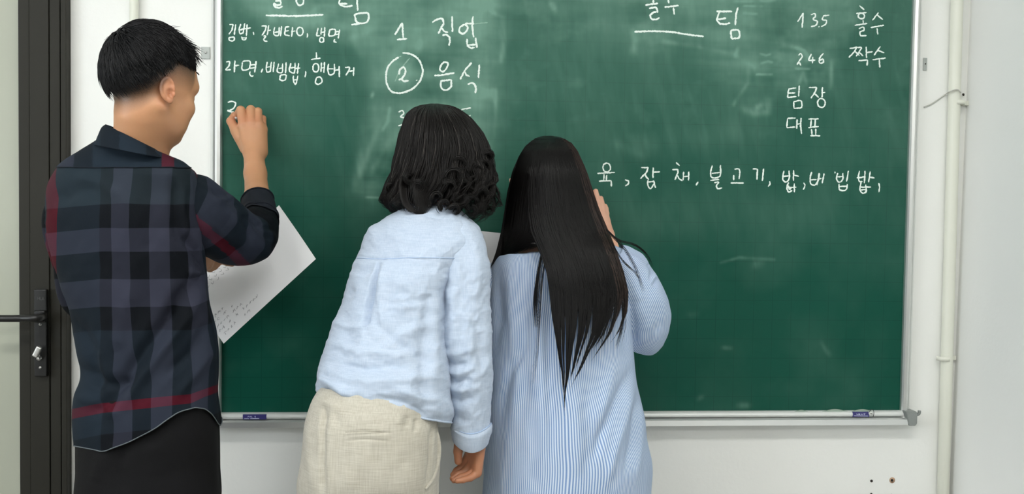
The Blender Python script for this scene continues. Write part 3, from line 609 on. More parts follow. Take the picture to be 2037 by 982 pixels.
def join(parts):
    V = []; F = []; o = 0
    for v, f in parts: V.append(v); F.append(f+o); o += len(v)
    return np.concatenate(V), np.concatenate(F)
def bbox(pts, pad): P = np.array(pts, float); return P.min(0)-pad, P.max(0)+pad

def head_sdf(o, yaw, pitch, roll=0, sc=1.0, neck=None, ears=True, face=True, wide=1.0, low=1.0):
    """human head; +x = face before turning. yaw about z, pitch nods up"""
    cy, sy, cp, sp = math.cos(yaw), math.sin(yaw), math.cos(pitch), math.sin(pitch)
    X = np.array([cy*cp, sy*cp, sp]); Y = np.array([-sy, cy, 0.]); Z = np.cross(X, Y)
    if roll: Y, Z = Y*math.cos(roll)+Z*math.sin(roll), Z*math.cos(roll)-Y*math.sin(roll)
    R = np.stack([X, Y, Z], 1); o = np.asarray(o, float)
    def f(p):
        q = (p-o)@R/sc; q[:, 2] = np.where(q[:, 2] < 0, q[:, 2]/low, q[:, 2]); a = np.abs(q[:, 1]); m = np.stack([q[:, 0], a, q[:, 2]], 1)
        d = d_ell(q, (-.006, 0, .036), (.088, .073*wide, .084))
        d = smin(d, d_ell(q, (.035, 0, .03), (.062, .060*wide, .062)), .03)
        d = smin(d, d_ell(q, (.036, 0, -.028), (.052, .054*wide, .074)), .03)
        d = smin(d, d_ell(q, (.042, 0, -.072), (.044, .040, .034)), .025)
        d = smin(d, d_cap(m, (.004, .054, -.048), (.066, .018, -.093), .015, .012), .03)      # jaw line
        d = smin(d, d_ell(q, (.082, 0, -.094), (.014, .017, .013)), .016)
        d = smin(d, d_cap(m, (.088, 0, .032), (.076, .040, .030), .009, .010), .014)              # brow
        d = smin(d, d_ell(m, (.064, .042, -.022), (.020, .018, .019)), .022)                     # cheekbone
        d = smin(d, d_ell(m, (.052, .032, -.056), (.026, .020, .034)), .03)
        if face:
            d = smax(d, -d_ell(m, (.098, .031, .003), (.017, .015, .011)), .012)
            d = smin(d, d_ell(m, (.0765, .031, .003), (.0125, .0125, .0125)), .003)
            d = smin(d, d_cap(m, (.080, .020, .0075), (.079, .042, .0065), .0032), .004)        # upper lid
            d = smin(d, d_cap(q, (.086, 0, .014), (.094, 0, -.024), .0055, .0085), .009)
            d = smin(d, d_ell(m, (.092, .010, -.030), (.009, .0065, .006)), .006)
            d = smin(d, d_ell(q, (.083, 0, -.0505), (.012, .021, .0052)), .006)
            d = smin(d, d_ell(q, (.082, 0, -.0625), (.012, .019, .0062)), .005)
            d = smax(d, -d_cap(m, (.097, 0, -.0565), (.086, .022, -.0575), .0013), .003)
        if ears:
            e = m-np.array([-.002, .075*wide, -.013]); ct, st = math.cos(.30), math.sin(.30)
            e = np.stack([e[:, 0]*ct+e[:, 1]*st, -e[:, 0]*st+e[:, 1]*ct, e[:, 2]], 1)
            e[:, 0] += .16*e[:, 2]; e = e*1.14
            ear = d_ell(e, (-.004, .004, .002), (.0175, .0055, .031))
            rad = np.hypot((e[:, 0]+.004)/.0165, (e[:, 2]-.004)/.029); ang = np.arctan2(e[:, 2]-.004, e[:, 0]+.004)
            ring = np.hypot((rad-.92)*.020, e[:, 1]-.0075)-.0034
            ring = np.where((ang < .1) & (ang > -1.7), ring+.004, ring)
            ear = smin(ear, ring, .004); ear = smin(ear, d_ell(e, (.001, .006, -.024), (.0075, .0045, .009)), .006)
            ear = smax(ear, -d_ell(e, (.003, .0105, -.004), (.0085, .0080, .0125)), .004)
            ear = smax(ear, -d_cap(e, (-.006, .012, .016), (.003, .011, .019), .0035), .004)
            ear = smin(ear, d_ell(e, (.011, .006, -.004), (.004, .0035, .006)), .004)
            d = smin(d, ear, .005)
        d = d*sc
        if neck: d = smin(d, d_cap(p, *neck), .035)
        return d
    lo, hi = bbox([o], .15*sc)
    if neck: lo2, hi2 = bbox([neck[0], neck[1]], .075); lo = np.minimum(lo, lo2); hi = np.maximum(hi, hi2)
    return f, lo, hi, R
def chain_sdf(chains, k=.004, nails=None):
    """fingers: each chain is a list of (x,y,z,r)"""
    def f(p):
        d = None
        for ch in chains:
            c = None
            for a, b in zip(ch[:-1], ch[1:]):
                q = d_cap(p, a[:3], b[:3], a[3], b[3]); c = q if c is None else smin(c, q, .003)
            d = c if d is None else smin(d, c, k)
        return d
    pts = np.array([q[:3] for ch in chains for q in ch]); return f, pts.min(0)-.03, pts.max(0)+.03
def hand(w, f, t, n, curl=(.5, .6, .4), spread=.12, s=1.0, thumb=.5):
    """generic hand: wrist, forward, thumb side, back-of-hand normal -> (palm chains, finger chains)"""
    w, f, t, n = [np.asarray(x, float) for x in (w, f, t, n)]; f = f/np.linalg.norm(f); t = t-f*(t@f); t /= np.linalg.norm(t); n = n/np.linalg.norm(n)
    pal = []; fin = []
    lens = [(.040, .024, .019), (.044, .028, .020), (.041, .026, .020), (.032, .019, .017)]
    for i, L in enumerate(lens):
        off = (.027-.018*i); k0 = w+f*(.083-.004*abs(i-1))*s+t*off*s
        pal.append([(*(w+t*off*.45*s), .014*s), (*k0, .0115*s)])
        d = f+t*(spread*(1-i*.7)); d /= np.linalg.norm(d); ang = 0; p = k0; ch = [(*p, .0098*s)]
        for j in range(3):
            ang += curl[j]; dd = d*math.cos(ang)-n*math.sin(ang); p = p+dd*L[j]*s; ch.append((*p, (.0088, .0080, .0070)[j]*s*(1 if i < 3 else .9)))
        fin.append(ch)
    b = w+f*.018*s+t*.024*s; p1 = w+f*.045*s+t*.042*s-n*.012*s; p2 = p1+(f*.8+t*.35-n*thumb)*.033*s; p3 = p2+(f*.95-t*.1-n*thumb)*.024*s
    fin.append([(*b, .0145*s), (*p1, .0125*s), (*p2, .0098*s), (*p3, .0080*s)])
    return pal, fin
def hand_sdf(pal, fin, extra=None, kp=.010):
    def f(p):
        d = None
        for a, b in pal+(extra or []):
            q = d_cap(p, a[:3], b[:3], a[3], b[3]); d = q if d is None else smin(d, q, kp)
        e = None
        for ch in fin:
            c = None
            for a, b in zip(ch[:-1], ch[1:]):
                q = d_cap(p, a[:3], b[:3], a[3], b[3]); c = q if c is None else smin(c, q, .0025)
            e = c if e is None else smin(e, c, .0012)
        return smin(d, e, kp*.6)
    P = [a for s_ in pal+(extra or []) for a in s_]+[q for c in fin for q in c]
    P = np.array([q[:3] for q in P]); return f, P.min(0)-.032, P.max(0)+.032

def skin_mat(name, c, warm, stubble=False):
    s = NT(name); v = s.coords(); n = s.noise(v, 22, 4); n2 = s.noise(v, 260, 3)
    col = s.mix(n, c, warm)
    col = s.mix(s.math('MULTIPLY', n2, .18), col, tuple(x*.7 for x in c))
    if stubble:
        a = s.attr('stubble'); g = s.noise(v, 900, 2)
        fac = s.math('MULTIPLY', a.outputs['Fac'], s.math('MULTIPLY_ADD', g, .7, .62), clamp=True)
        col = s.mix(fac, col, (.016, .013, .011))
        r = s.attr('redness'); col = s.mix(r.outputs['Fac'], col, (.55, .17, .10))
    s.color(col); s.set(Roughness=.46); s.b.inputs['Subsurface Weight'].default_value = .12; s.b.inputs['Subsurface Radius'].default_value = (.012, .004, .002)
    s.b.inputs['Subsurface Scale'].default_value = .6; s.bump(n2, .12, .0006); return s.m
M['skin_m'] = skin_mat('warm tan skin', (.50, .255, .125), (.56, .28, .15), True)
M['skin_w1'] = skin_mat('ruddy skin', (.42, .19, .10), (.48, .20, .11))
M['skin_w2'] = skin_mat('fair skin', (.72, .43, .30), (.76, .42, .30))
def hair_mat(name, c, rough=.32, spec=.5):
    s = NT(name); n = s.noise(s.coords(), 40, 2); s.color(s.mix(n, tuple(x*.6 for x in c), tuple(x*1.5 for x in c)))
    s.set(Roughness=rough); s.b.inputs['Specular IOR Level'].default_value = spec; return s.m
M['hair_m'] = hair_mat('black short hair', (.005, .005, .006), .42, .25)
M['hair_1'] = hair_mat('dark brown black hair', (.007, .006, .0055), .42, .28)
M['hair_g'] = hair_mat('grey hair', (.12, .105, .095), .45)
M['hair_2'] = hair_mat('glossy black hair', (.0035, .003, .003), .36, .25)
M['hair_2b'] = hair_mat('brown side hair', (.035, .018, .012), .38)  # browner tone for some strands near the right edge

def strands(name, P, r, mats, parent, midx=None):
    """P (N,S,3) centre lines -> three-sided tapering hairs"""
    N, S = P.shape[:2]; T = np.gradient(P, axis=1); T /= np.linalg.norm(T, axis=2)[..., None]+1e-9
    up = np.array([.3, -1, .2]); A = np.cross(T, up); A /= np.linalg.norm(A, axis=2)[..., None]+1e-9; B = np.cross(T, A)
    tp = np.linspace(0, 1, S); tap = np.clip(1-tp**3, .12, 1)*np.clip(tp*8+.4, 0, 1)
    rr = np.asarray(r, float).reshape(-1, 1)*tap[None]
    th = np.array([0, 2.094, 4.189]); V = P[:, :, None]+rr[..., None, None]*(np.cos(th)[:, None]*A[:, :, None]+np.sin(th)[:, None]*B[:, :, None])
    V = V.reshape(-1, 3); n = np.arange(N)[:, None, None]*S*3; s_ = np.arange(S-1)[None, :, None]*3; k = np.arange(3)[None, None]; k2 = (k+1) % 3
    F = np.stack([n+s_+k, n+s_+k2, n+s_+3+k2, n+s_+3+k], -1).reshape(-1, 4)
    mi = None if midx is None else np.repeat(midx, (S-1)*3)
    return tag(mesh(name, V, F, mats, parent, True, None, mi), kind='stuff')

# ---------------------------------------------------------------- cloth materials
def plaid():
    s = NT('dark blue grey and red plaid cotton'); a = s.attr('cloth'); sp = s.node('ShaderNodeSeparateXYZ'); s.link(a.outputs['Vector'], sp.inputs[0])
    D = (.0022, .0032, .0050); Mi = (.011, .019, .029); L = (.034, .036, .056); R = (.115, .003, .014); T = (.019, .030, .037)
    def ramp(inp, stops, lo, hi):
        r = s.node('ShaderNodeValToRGB'); r.color_ramp.interpolation = 'CONSTANT'; cr_ = r.color_ramp
        while len(cr_.elements) > 1: cr_.elements.remove(cr_.elements[-1])
        for i, (x, c) in enumerate(stops):
            ps_ = max(0, min(1, (x-lo)/(hi-lo))); e = cr_.elements[0] if i == 0 else cr_.elements.new(ps_); e.position = ps_; e.color = (*c, 1)
        t = s.math('MULTIPLY_ADD', inp, 1/(hi-lo), -lo/(hi-lo), clamp=True); s.link(t, r.inputs[0]); return r.outputs[0]
    u = ramp(sp.outputs[0], [(0, D), (40, T), (90, R), (110, Mi), (198, D), (224, L), (262, D), (300, L), (338, D), (378, L), (410, D), (440, Mi), (480, R), (500, Mi), (590, D), (620, L), (656, D), (700, L), (740, D)], 0, 800)
    v = ramp(sp.outputs[1], [(0, Mi), (150, D), (195, L), (250, D), (300, Mi), (331, T), (403, D), (450, L), (500, D), (551, L), (606, D), (656, Mi), (800, R), (819, Mi), (860, D)], 0, 1000)
    w = s.node('ShaderNodeTexChecker'); w.inputs['Scale'].default_value = .55; s.link(a.outputs['Vector'], w.inputs['Vector'])
    col = s.mix(.5, u, v); nz = s.noise(s.coords(), 300, 2); col = s.mix(s.math('MULTIPLY', nz, .12), col, (.02, .024, .03))
    s.color(col); s.set(Roughness=.8); s.b.inputs['Specular IOR Level'].default_value = .10
    s.bump(s.noise(s.coords(), 700, 2), .2, .0006); return s.m
M['plaid'] = plaid()
M['plaid_in'] = simple('dark navy cotton', (.010, .013, .02), .85, 0, .2, 90, .3, 500, .25)
def linen(name, c, c2, sc=1.0, b=.3):
    s = NT(name); v = s.coords()
    h = s.noise(s.mapping(v, (40*sc, 40*sc, 900*sc)), 1, 3); w = s.noise(s.mapping(v, (900*sc, 300*sc, 30*sc)), 1, 3); big = s.noise(v, 14, 3)
    m = s.math('MULTIPLY_ADD', h, .5, s.math('MULTIPLY', w, .5)); m2 = s.math('MULTIPLY_ADD', s.math('SUBTRACT', m, .5), 3.2, .5, clamp=True)
    s.color(s.mix(s.math('MULTIPLY', big, .25), s.mix(m2, c, c2), c)); s.set(Roughness=.85); s.b.inputs['Specular IOR Level'].default_value = .2; s.b.inputs['Sheen Weight'].default_value = .15
    s.bump(m, b, .0012); return s.m
M['linen_b'] = linen('pale blue linen', (.40, .49, .62), (.55, .62, .73))
M['linen_s'] = linen('beige slub linen', (.42, .39, .32), (.58, .555, .48), .7, .4)
def stripes():
    s = NT('fine blue and white striped cotton'); a = s.attr('cloth'); sp = s.node('ShaderNodeSeparateXYZ'); s.link(a.outputs['Vector'], sp.inputs[0])
    f = s.math('FRACT', sp.outputs[0]); t = s.math('ABSOLUTE', s.math('SUBTRACT', f, .5))
    k = s.math('MULTIPLY_ADD', s.math('SUBTRACT', t, .255), 9, .5, clamp=True)
    nz = s.noise(s.coords(), 400, 2); col = s.mix(k, (.62, .70, .80), (.16, .27, .50)); col = s.mix(s.math('MULTIPLY', nz, .2), col, (.45, .55, .7))
    s.color(col); s.set(Roughness=.8); s.b.inputs['Specular IOR Level'].default_value = .2; s.bump(s.noise(s.coords(), 600, 2), .2, .0006); return s.m
M['stripe'] = stripes()
M['black_c'] = simple('black cotton twill', (.0035, .0035, .0042), .85, 0, .2, 60, .3, 500, .2)
M['thread'] = simple('grey hem thread', (.10, .12, .13), .8)
M['seam_b'] = simple('blue seam shade', (.36, .47, .66), .8)

def legs(name, hips, feet, mat, parent, r0=.085, r1=.06, r2=.05):
    """two trouser legs as one mesh continuing the hips down to the shoes"""
    V = []; F = []; o = 0
    for h, f in zip(hips, feet):
        h = np.array(h, float); f = np.array(f, float); k = .5*(h+f)+[0, .02, .02]
        G_, _, _ = tube_grid([(*h, r0), (*(h*.6+k*.4), r0*.97), (*k, r1*1.05), (*(k*.4+f*.6), r1), (*f, r2)], 50, 36)
        V.append(G_.reshape(-1, 3)); F.append(gridfaces(50, 37, True)+o); o += G_.shape[0]*37
    return np.concatenate(V), np.concatenate(F)
def shoe(c, yaw, mat, parent, L=.27, w=.048):
    t = np.linspace(0, 1, 24); V = []; th = np.linspace(0, 2*math.pi, 21)[:-1]
    cy, sy = math.cos(yaw), math.sin(yaw)
    for a in t:
        x = -L*.28+a*L; ww = w*(.72+.5*math.sin(math.pi*min(1, a*1.05))**.7*(1 if a > .45 else .7))*(1-max(0, a-.85)*3.5); hh = .075*(1-a)**.6*(1 if a > .02 else .6)+.032*min(1, (1-a)*6+.25)
        ww = max(.004, ww*min(1, a*10+.35))
        for q in th:
            lx, lz = ww*math.cos(q), max(0.001, .5*hh+.5*hh*math.sin(q)*1.0); V.append((c[0]+x*cy-lx*sy, c[1]+x*sy+lx*cy, lz))
    F = [(i*20+j, i*20+(j+1) % 20, (i+1)*20+(j+1) % 20, (i+1)*20+j) for i in range(23) for j in range(20)]+[tuple(range(20))[::-1], tuple(range(460, 480))]
    return mesh('shoe', V, F, mat, parent)
def thin(G, off): 
    N = grid_normals(G); c = G.mean(axis=1, keepdims=True); s_ = np.sign((N*(G-c)).sum(-1).mean()); return G+N*s_*off
def band(name, path_px, y, w, mat, parent, thick=.002):
    pts = [hp(a, b, y if np.isscalar(y) else y[i]) for i, (a, b) in enumerate(path_px)]; return tube(name, [(*p, w) for p in pts], mat, parent, 40, 8)

# ================================================================ the man in the plaid shirt
man = empty('person', (-.42, -.48, 0), 'man in a dark plaid shirt and black trousers writing on the board', 'person')
hy = -.55
ho = hp(292, 178, hy)
HS = .94
NB = (hp(262, 330, -.50), )
f, lo, hi, HR = head_sdf(ho, math.radians(51), math.radians(-14), 0, HS, (ho+np.array([-.010, -.010, -.050]), hp(281, 345, -.50), .045, .054), low=.80)
HV, HF = nets(f, lo, hi, .0023)
# right hand and forearm: wrist up on the board, pinching the chalk
Y0 = -.075
def j(px, py, y, r): return (*hp(px, py, y), r)
fore = [(j(510, 468, -.285, .036), j(512, 392, -.185, .0280)), (j(512, 392, -.185, .0280), j(508, 345, -.135, .0250)), (j(508, 345, -.135, .0250), j(505, 308, -.102, .0235))]
pal = [[j(499, 300, -.096, .019), j(484, 252, -.078, .0125)], [j(506, 300, -.098, .019), j(500, 248, -.080, .0125)], [j(513, 300, -.096, .019), j(514, 250, -.077, .0125)], [j(518, 302, -.092, .017), j(522, 258, -.070, .012)], [j(488, 296, -.08, .013), j(471, 262, -.066, .013)]]
fin = [[j(484, 248, -.080, .0118), j(479, 219, -.064, .0104), j(471, 229, -.042, .0088), j(466, 232, -.030, .0078)],
       [j(500, 246, -.082, .0120), j(499, 218, -.062, .0106), j(492, 232, -.038, .0092), j(484, 240, -.030, .0082)],
       [j(513, 249, -.078, .0115), j(513, 222, -.058, .0100), j(507, 240, -.036, .0088), j(498, 250, -.031, .0080)],
       [j(522, 257, -.070, .0105), j(522, 236, -.050, .0090), j(517, 250, -.034, .0080), j(510, 258, -.030, .0072)],
       [j(478, 272, -.074, .0135), j(468, 256, -.064, .0122), j(459, 241, -.052, .0100), j(466, 229, -.037, .0082)]]
hf, hlo, hhi = hand_sdf(pal, fin, fore)
RV, RF = nets(hf, hlo, hhi, .0016)
# left hand holding the paper
lw = hp(395, 515, -.26)
pal, fin = hand(lw, (.93, .12, -.30), (.05, .35, .9), (-.1, -.95, .15), (.5, .5, .35), .05, .95, .15)
# the fingers are in front of the sheet, drawn by hand from the picture
fin = [[j(417, 508, -.222, .0105), j(437, 516, -.212, .0095), j(452, 521, -.205, .0085), j(462, 524, -.200, .0072)],
       [j(414, 520, -.232, .0105), j(424, 524, -.226, .0095), j(431, 522, -.218, .0085), j(438, 520, -.212, .0075)],
       [j(410, 530, -.236, .010), j(418, 533, -.228, .009), j(426, 530, -.22, .008), j(433, 525, -.214, .007)]]
lf, llo, lhi = hand_sdf([[tuple(lw)+(.022,), j(414, 512, -.24, .014)], [tuple(lw)+(.02,), j(411, 525, -.245, .014)]], fin, [((*hp(300, 560, -.30), .036), tuple(lw)+(.024,))])
LV, LF = nets(lf, llo, lhi, .0026)
# trunk, arms and legs under the clothes
sR, sL = hp(350, 385, -.50), hp(170, 390, -.44); pel = hp(292, 860, -.47); kn = [hp(230, 1200, -.47), hp(362, 1200, -.45)]
ft = [(hp(232, 1200, -.47)[0], -.46, .07), (hp(362, 1200, -.45)[0], -.40, .07)]
def trunk_sdf(neck, sL, sR, chest, pelvis, w, arms, legs_):
    def f(p):
        d = smin(d_cap(p, chest+(sL-chest)*.5, chest+(sR-chest)*.5, w, w), d_cap(p, chest, pelvis, w, w*.95), .08)
        d = smin(d, d_cap(p, neck, chest, .05, .07), .05)
        for ch in arms+legs_:
            for a, b in zip(ch[:-1], ch[1:]): d = smin(d, d_cap(p, a[:3], b[:3], a[3], b[3]), .02)
        return d
    P = [neck, sL, sR, chest, pelvis]+[q[:3] for c in arms+legs_ for q in c]; lo, hi = bbox([np.array(x[:3]) for x in P], .13); return f, lo, hi
chest = hp(258, 450, -.46)
tf, tlo, thi = trunk_sdf(hp(262, 330, -.50), sL, sR, chest, pel, .068,
    [[(*sR, .042), (*hp(500, 470, -.30), .036)], [(*hp(160, 395, -.44), .032), (*hp(146, 480, -.40), .030), (*hp(182, 590, -.31), .03), (*hp(310, 560, -.28), .028)]],
    [[(*(pel+[-.06, 0, -.02]), .062), (*kn[0], .05), (*ft[0], .038)], [(*(pel+[.06, 0, -.02]), .062), (*kn[1], .05), (*ft[1], .038)]])
TV, TF = nets(tf, tlo, thi, .012)
V, F = join([(HV, HF), (RV, RF), (LV, LF), (TV, TF)])
q = (V-ho)@HR/HS; nh = len(HV); px, py = proj(V)
# fade haircut: dark at the hair line, thinning down the neck and round the ear
line = 0.028+.10*np.clip(q[:, 0]+.02, -.2, .06)-.0*q[:, 0]                 # height of the hair edge on the head
zz = q[:, 2]; back = np.clip((-q[:, 0]+.02)/.06, 0, 1)
low = np.where(q[:, 0] > -.005, .012+(q[:, 0])*.15, .010-(-.005-q[:, 0])*1.25)      # where the stubble ends
lim_ = np.where(q[:, 0] > -.005, .053+.14*(q[:, 0]+.005), .053-(-.005-q[:, 0])*.93); st = np.clip((zz-lim_+.052+.034*np.clip((.01-q[:, 0])/.04, 0, 1))/.050, 0, 1)**.85*np.where(q[:, 0] < .062+.25*np.clip(zz-.03, -1, .03), 1, 0)
st = st*np.clip((.066-q[:, 0])/.008, 0, 1); st[nh:] = 0
e = np.linalg.norm((np.abs(q*[1, 1, 1]+[.002, 0, .013])-[0, .086, 0])*[1, .6, .55], axis=1); st = st*np.clip((e-.013)/.006, 0, 1)
rd = np.zeros(len(V)); rd[:nh] = np.clip(1-e[:nh]/.026, 0, 1)*.45
rd[nh:nh+len(RV)] = np.clip(1-np.abs(py[nh:nh+len(RV)]-238)/22, 0, 1)*.3
mesh('body', V, F, M['skin_m'], man, True, {'stubble': np.clip(st*.95, 0, 1), 'redness': rd})
bl = band('eyebrow', [(386, 143), (391, 144), (396, 149)], ho[1]+.03, .0012, M['hair_m'], man)
# lashes seen past the cheek
LS = []
for i in range(7):
    a = hp(386+i*.4, 170+i*.7, ho[1]+.0+.02); b = hp(392+i*.3, 171+i*.9, ho[1]+.01+.03); LS.append(np.linspace(a, b, 5))
strands('eyelashes', np.array(LS), [.0006]*7, M['hair_m'], man)

# hair: a cap and combed tufts flowing from the whorl
def man_surf(dirs, grow):
    return ho+((dirs*np.array([.092, .079, .100])*(1+grow)[:, None]+np.array([-.006, 0, .036]))*HS)@HR.T
rs = np.random.RandomState(3)
def man_ok(dl):
    z = dl[:, 2]*.100+.036; x = dl[:, 0]*.092-.006
    lim = np.where(x > -.005, .053+.14*(x+.005), .053-(-.005-x)*.93)
    return (z > lim), (z-lim)
cap_f = lambda p: smax(d_ell((p-ho)@HR/HS, (-.006, 0, .040), (.089, .076, .0965)), (lambda q: (np.where(q[:, 0] > -.005, .055+.16*(q[:, 0]+.005), .055-(-.005-q[:, 0])*.93)-q[:, 2])*.75)((p-ho)@HR/HS), .012)*1.0
CV, CF = nets(cap_f, *bbox([ho+[0, 0, .04]], .15), .0035)
hairo = mesh('hair', CV, CF, M['hair_m'], man)
wh = np.array([-.80, .25, .72]); wh /= np.linalg.norm(wh)
N = 5200; d = rs.randn(N*3, 3); d /= np.linalg.norm(d, axis=1)[:, None]; ok, hgt = man_ok(d); d = d[ok][:N]; hgt = hgt[ok][:N]; N = len(d)
front = np.clip((d[:, 0]+.1)/.8, 0, 1); top = np.clip(d[:, 2], 0, 1)
S = 9; P = np.zeros((N, S, 3)); cur = d.copy(); clump = rs.randint(0, 320, N); cj = rs.randn(320, 3)*.28
L = (.26+.20*top*front+.12*rs.rand(N)+.30*np.clip(-d[:, 0], 0, 1))*np.clip(hgt/.03, .25, 1)
lift0 = (.020+.10*top*(front)*rs.rand(N)+.05*(hgt > .06)*rs.rand(N))
crest = np.clip(1-np.abs(d[:, 1])/.7, 0, 1)
for k in range(S):
    g = lift0*(k/(S-1))**.8+.0+.03*np.sin(math.pi*k/(S-1))*np.clip(hgt/.04, 0, 1)
    P[:, k] = man_surf(cur, g-.02)
    fl = cur-wh; fl += cj[clump]*.55+rs.randn(N, 3)*.05+np.array([.35, 0, -.12])*top[:, None]*.9; fl -= cur*(fl*cur).sum(1)[:, None]; fl /= np.linalg.norm(fl, axis=1)[:, None]+1e-9
    cur = cur+fl*(L/(S-1))[:, None]; cur /= np.linalg.norm(cur, axis=1)[:, None]
strands('hair_strands', P, .00062+.0005*rs.rand(N), M['hair_m'], hairo)
# spiky fringe over the forehead and the stray hairs of the whorl
Q = []
for i in range(620):
    a = rs.rand(); base = hp(322+55*a+rs.randn()*4, 66+34*a+rs.randn()*6, ho[1]+rs.randn()*.022+.03)
    ang = .25+.75*a+rs.randn()*.22; ln = (.024+.016*rs.rand()); tip = base+ln*np.array([math.cos(ang), .1*rs.randn(), -math.sin(ang)]) ; mid = (base+tip)/2+[0, 0, .004]
    t = np.linspace(0, 1, 7)[:, None]; Q.append((1-t)**2*base+2*t*(1-t)*mid+t*t*tip)
for i in range(46):
    base = hp(224+rs.rand()*20, 84+rs.randn()*4, ho[1]-.02+rs.randn()*.02); tip = hp(205+rs.rand()*22, 74+rs.rand()*34, ho[1]-.03+rs.randn()*.02); mid = (base+tip)/2+[0, 0, .012]
    t = np.linspace(0, 1, 7)[:, None]; Q.append((1-t)**2*base+2*t*(1-t)*mid+t*t*tip)
strands('hair_tuft', np.array(Q), .0007+.0003*rs.rand(len(Q)), M['hair_m'], hairo)

# shirt: yoke, back, sleeves, cuffs, collar
hemx = np.array([140, 150, 205, 256, 307, 335, 358, 389, 410, 424, 434, 440.]); hemy = np.array([884, 887, 898, 879, 853, 832, 818, 810, 813, 826, 843, 848.])
def hemwarp(px, py, v, s_):
    base = 886+(845-886)*(px-145)/(436-145); off = np.interp(px, hemx, hemy)-base
    return py+off*np.clip((v-.55)/.45, 0, 1)**2.2
mrows = [(262, 214, 304, 316, -.51, -.55, .052), (278, 196, 309, 332, -.50, -.55, .062), (300, 160, 316, 352, -.48, -.54, .078), (325, 124, 328, 372, -.47, -.54, .094), (350, 105, 344, 388, -.46, -.54, .104), (385, 90, 385, 394, -.46, -.53, .112),
         (430, 86, 430, 396, -.46, -.53, .118), (500, 97, 500, 404, -.46, -.52, .118), (560, 115, 560, 411, -.46, -.51, .116), (613, 136, 613, 416, -.46, -.50, .114), (684, 148, 676, 427, -.46, -.50, .114), (741, 163, 735, 431, -.46, -.50, .118),
         (790, 149, 785, 432, -.46, -.50, .124), (838, 144, 817, 434, -.46, -.50, .128), (886, 146, 845, 437, -.46, -.50, .130)]
G, px, py, v, th = loft(mrows, 300, 260, hemwarp, .92)
cre = [([(392, 560), (330, 640), (270, 720), (215, 800), (190, 820)], 13, -.008), ([(400, 590), (345, 670), (290, 745), (240, 815)], 12, .007), ([(415, 640), (380, 700), (330, 745)], 12, -.006), ([(424, 690), (395, 735), (350, 790)], 11, .005), ([(360, 470), (395, 500), (410, 530)], 10, -.007),
       ([(200, 680), (215, 740), (210, 800)], 14, .005), ([(230, 700), (250, 640), (262, 560)], 18, .004), ([(130, 620), (190, 700), (200, 770)], 14, -.004), ([(160, 730), (215, 765), (260, 760)], 12, -.006), ([(150, 790), (200, 800), (240, 835)], 12, .004), ([(345, 360), (348, 420), (352, 480)], 9, -.004),
       ([(365, 360), (364, 420), (372, 480)], 8, .004), ([(110, 400), (150, 380), (200, 372)], 16, -.004), ([(150, 350), (200, 365), (250, 395)], 12, .003), ([(240, 350), (250, 450), (240, 520)], 22, .003), ([(300, 345), (310, 430), (300, 520)], 22, -.002), ([(380, 560), (345, 600), (330, 640)], 11, -.006), ([(375, 540), (400, 545)], 10, .005)]
nzf = lambda G_, a, b: .0032*fbm(np.stack([a*.014+b*.006, a*0, b*.010-a*.004], -1), 3)
cre = [(c_[0], c_[1], c_[2]*1.5) for c_ in cre]
G = fold(G, cre, nzf)
u = px.copy(); ad = np.where(np.sin(th) < 0, 1, 0); u = u+np.where(ad > 0, np.where(np.cos(th) > 0, (437-u)*1.0*2, -(u-90)*.0), 0)
lean = np.interp(py, [331, 450, 560, 700, 800, 900], [3, -4, -2, 4, 2, 0]); mid = 190+0*py
vv = py-.055*np.clip(px-330, 0, 200)*0-np.clip(200-px, 0, 200)*.10*np.clip((py-331)/100, 0, 1)+np.clip(px-380, 0, 80)*.35*np.clip((py-480)/60, 0, 1)+np.clip((px-210)/220, -.3, 1)*np.clip((py-700)/90, 0, 1)*24
AT = np.stack([u-lean, vv, 0*u], -1)
rowy = np.abs(py[:, 65]-333); ks = int(np.argmin(rowy)) if py.shape[1] > 65 else 60
ang = th[0]; col_back = np.argmin(np.abs(ang-math.pi/2)); ks = int(np.argmin(np.abs(py[:, col_back]-332)))
shirt = empty('shirt', (0, 0, 0), None, None); shirt.parent = man; shirt.location = (0, 0, 0)
shirt['label'] = 'dark plaid shirt with rolled-up sleeves'
cloth('back', G[ks:], M['plaid'], shirt, AT[ks:])
Gy = thin(G[:ks+2], .0016); ay = AT[:ks+2].copy(); ay[..., 1] = np.where(px[:ks+2] > 150, 310, 310)
yx = px[:ks+2]; ay[..., 0] = np.interp(yx, [60, 118, 119, 148, 149, 186, 187, 320, 321, 346, 347, 450], [240, 255, 256, 260, 205, 220, 130, 190, 95, 108, 130, 190]); ay[..., 1] = 310
cloth('yoke', Gy, M['plaid'], shirt, ay)
sl = thin(G[ks-1:ks+2], .0017)
kk = int(len(ang)*.5)
Pm = thin(G, .0018)[ks+1]; sel = np.sin(ang) > -.05; Pm = Pm[sel]
tube('yoke_seam', [(*p, .0009) for p in Pm[::4]], M['plaid_in'], shirt, 120, 6)
Hm = thin(G, .0002)[-1]; Hm = Hm[np.sin(ang) > -.3]; tube('hem', [(*p, .0011) for p in Hm[::4]], M['thread'], shirt, 160, 6)
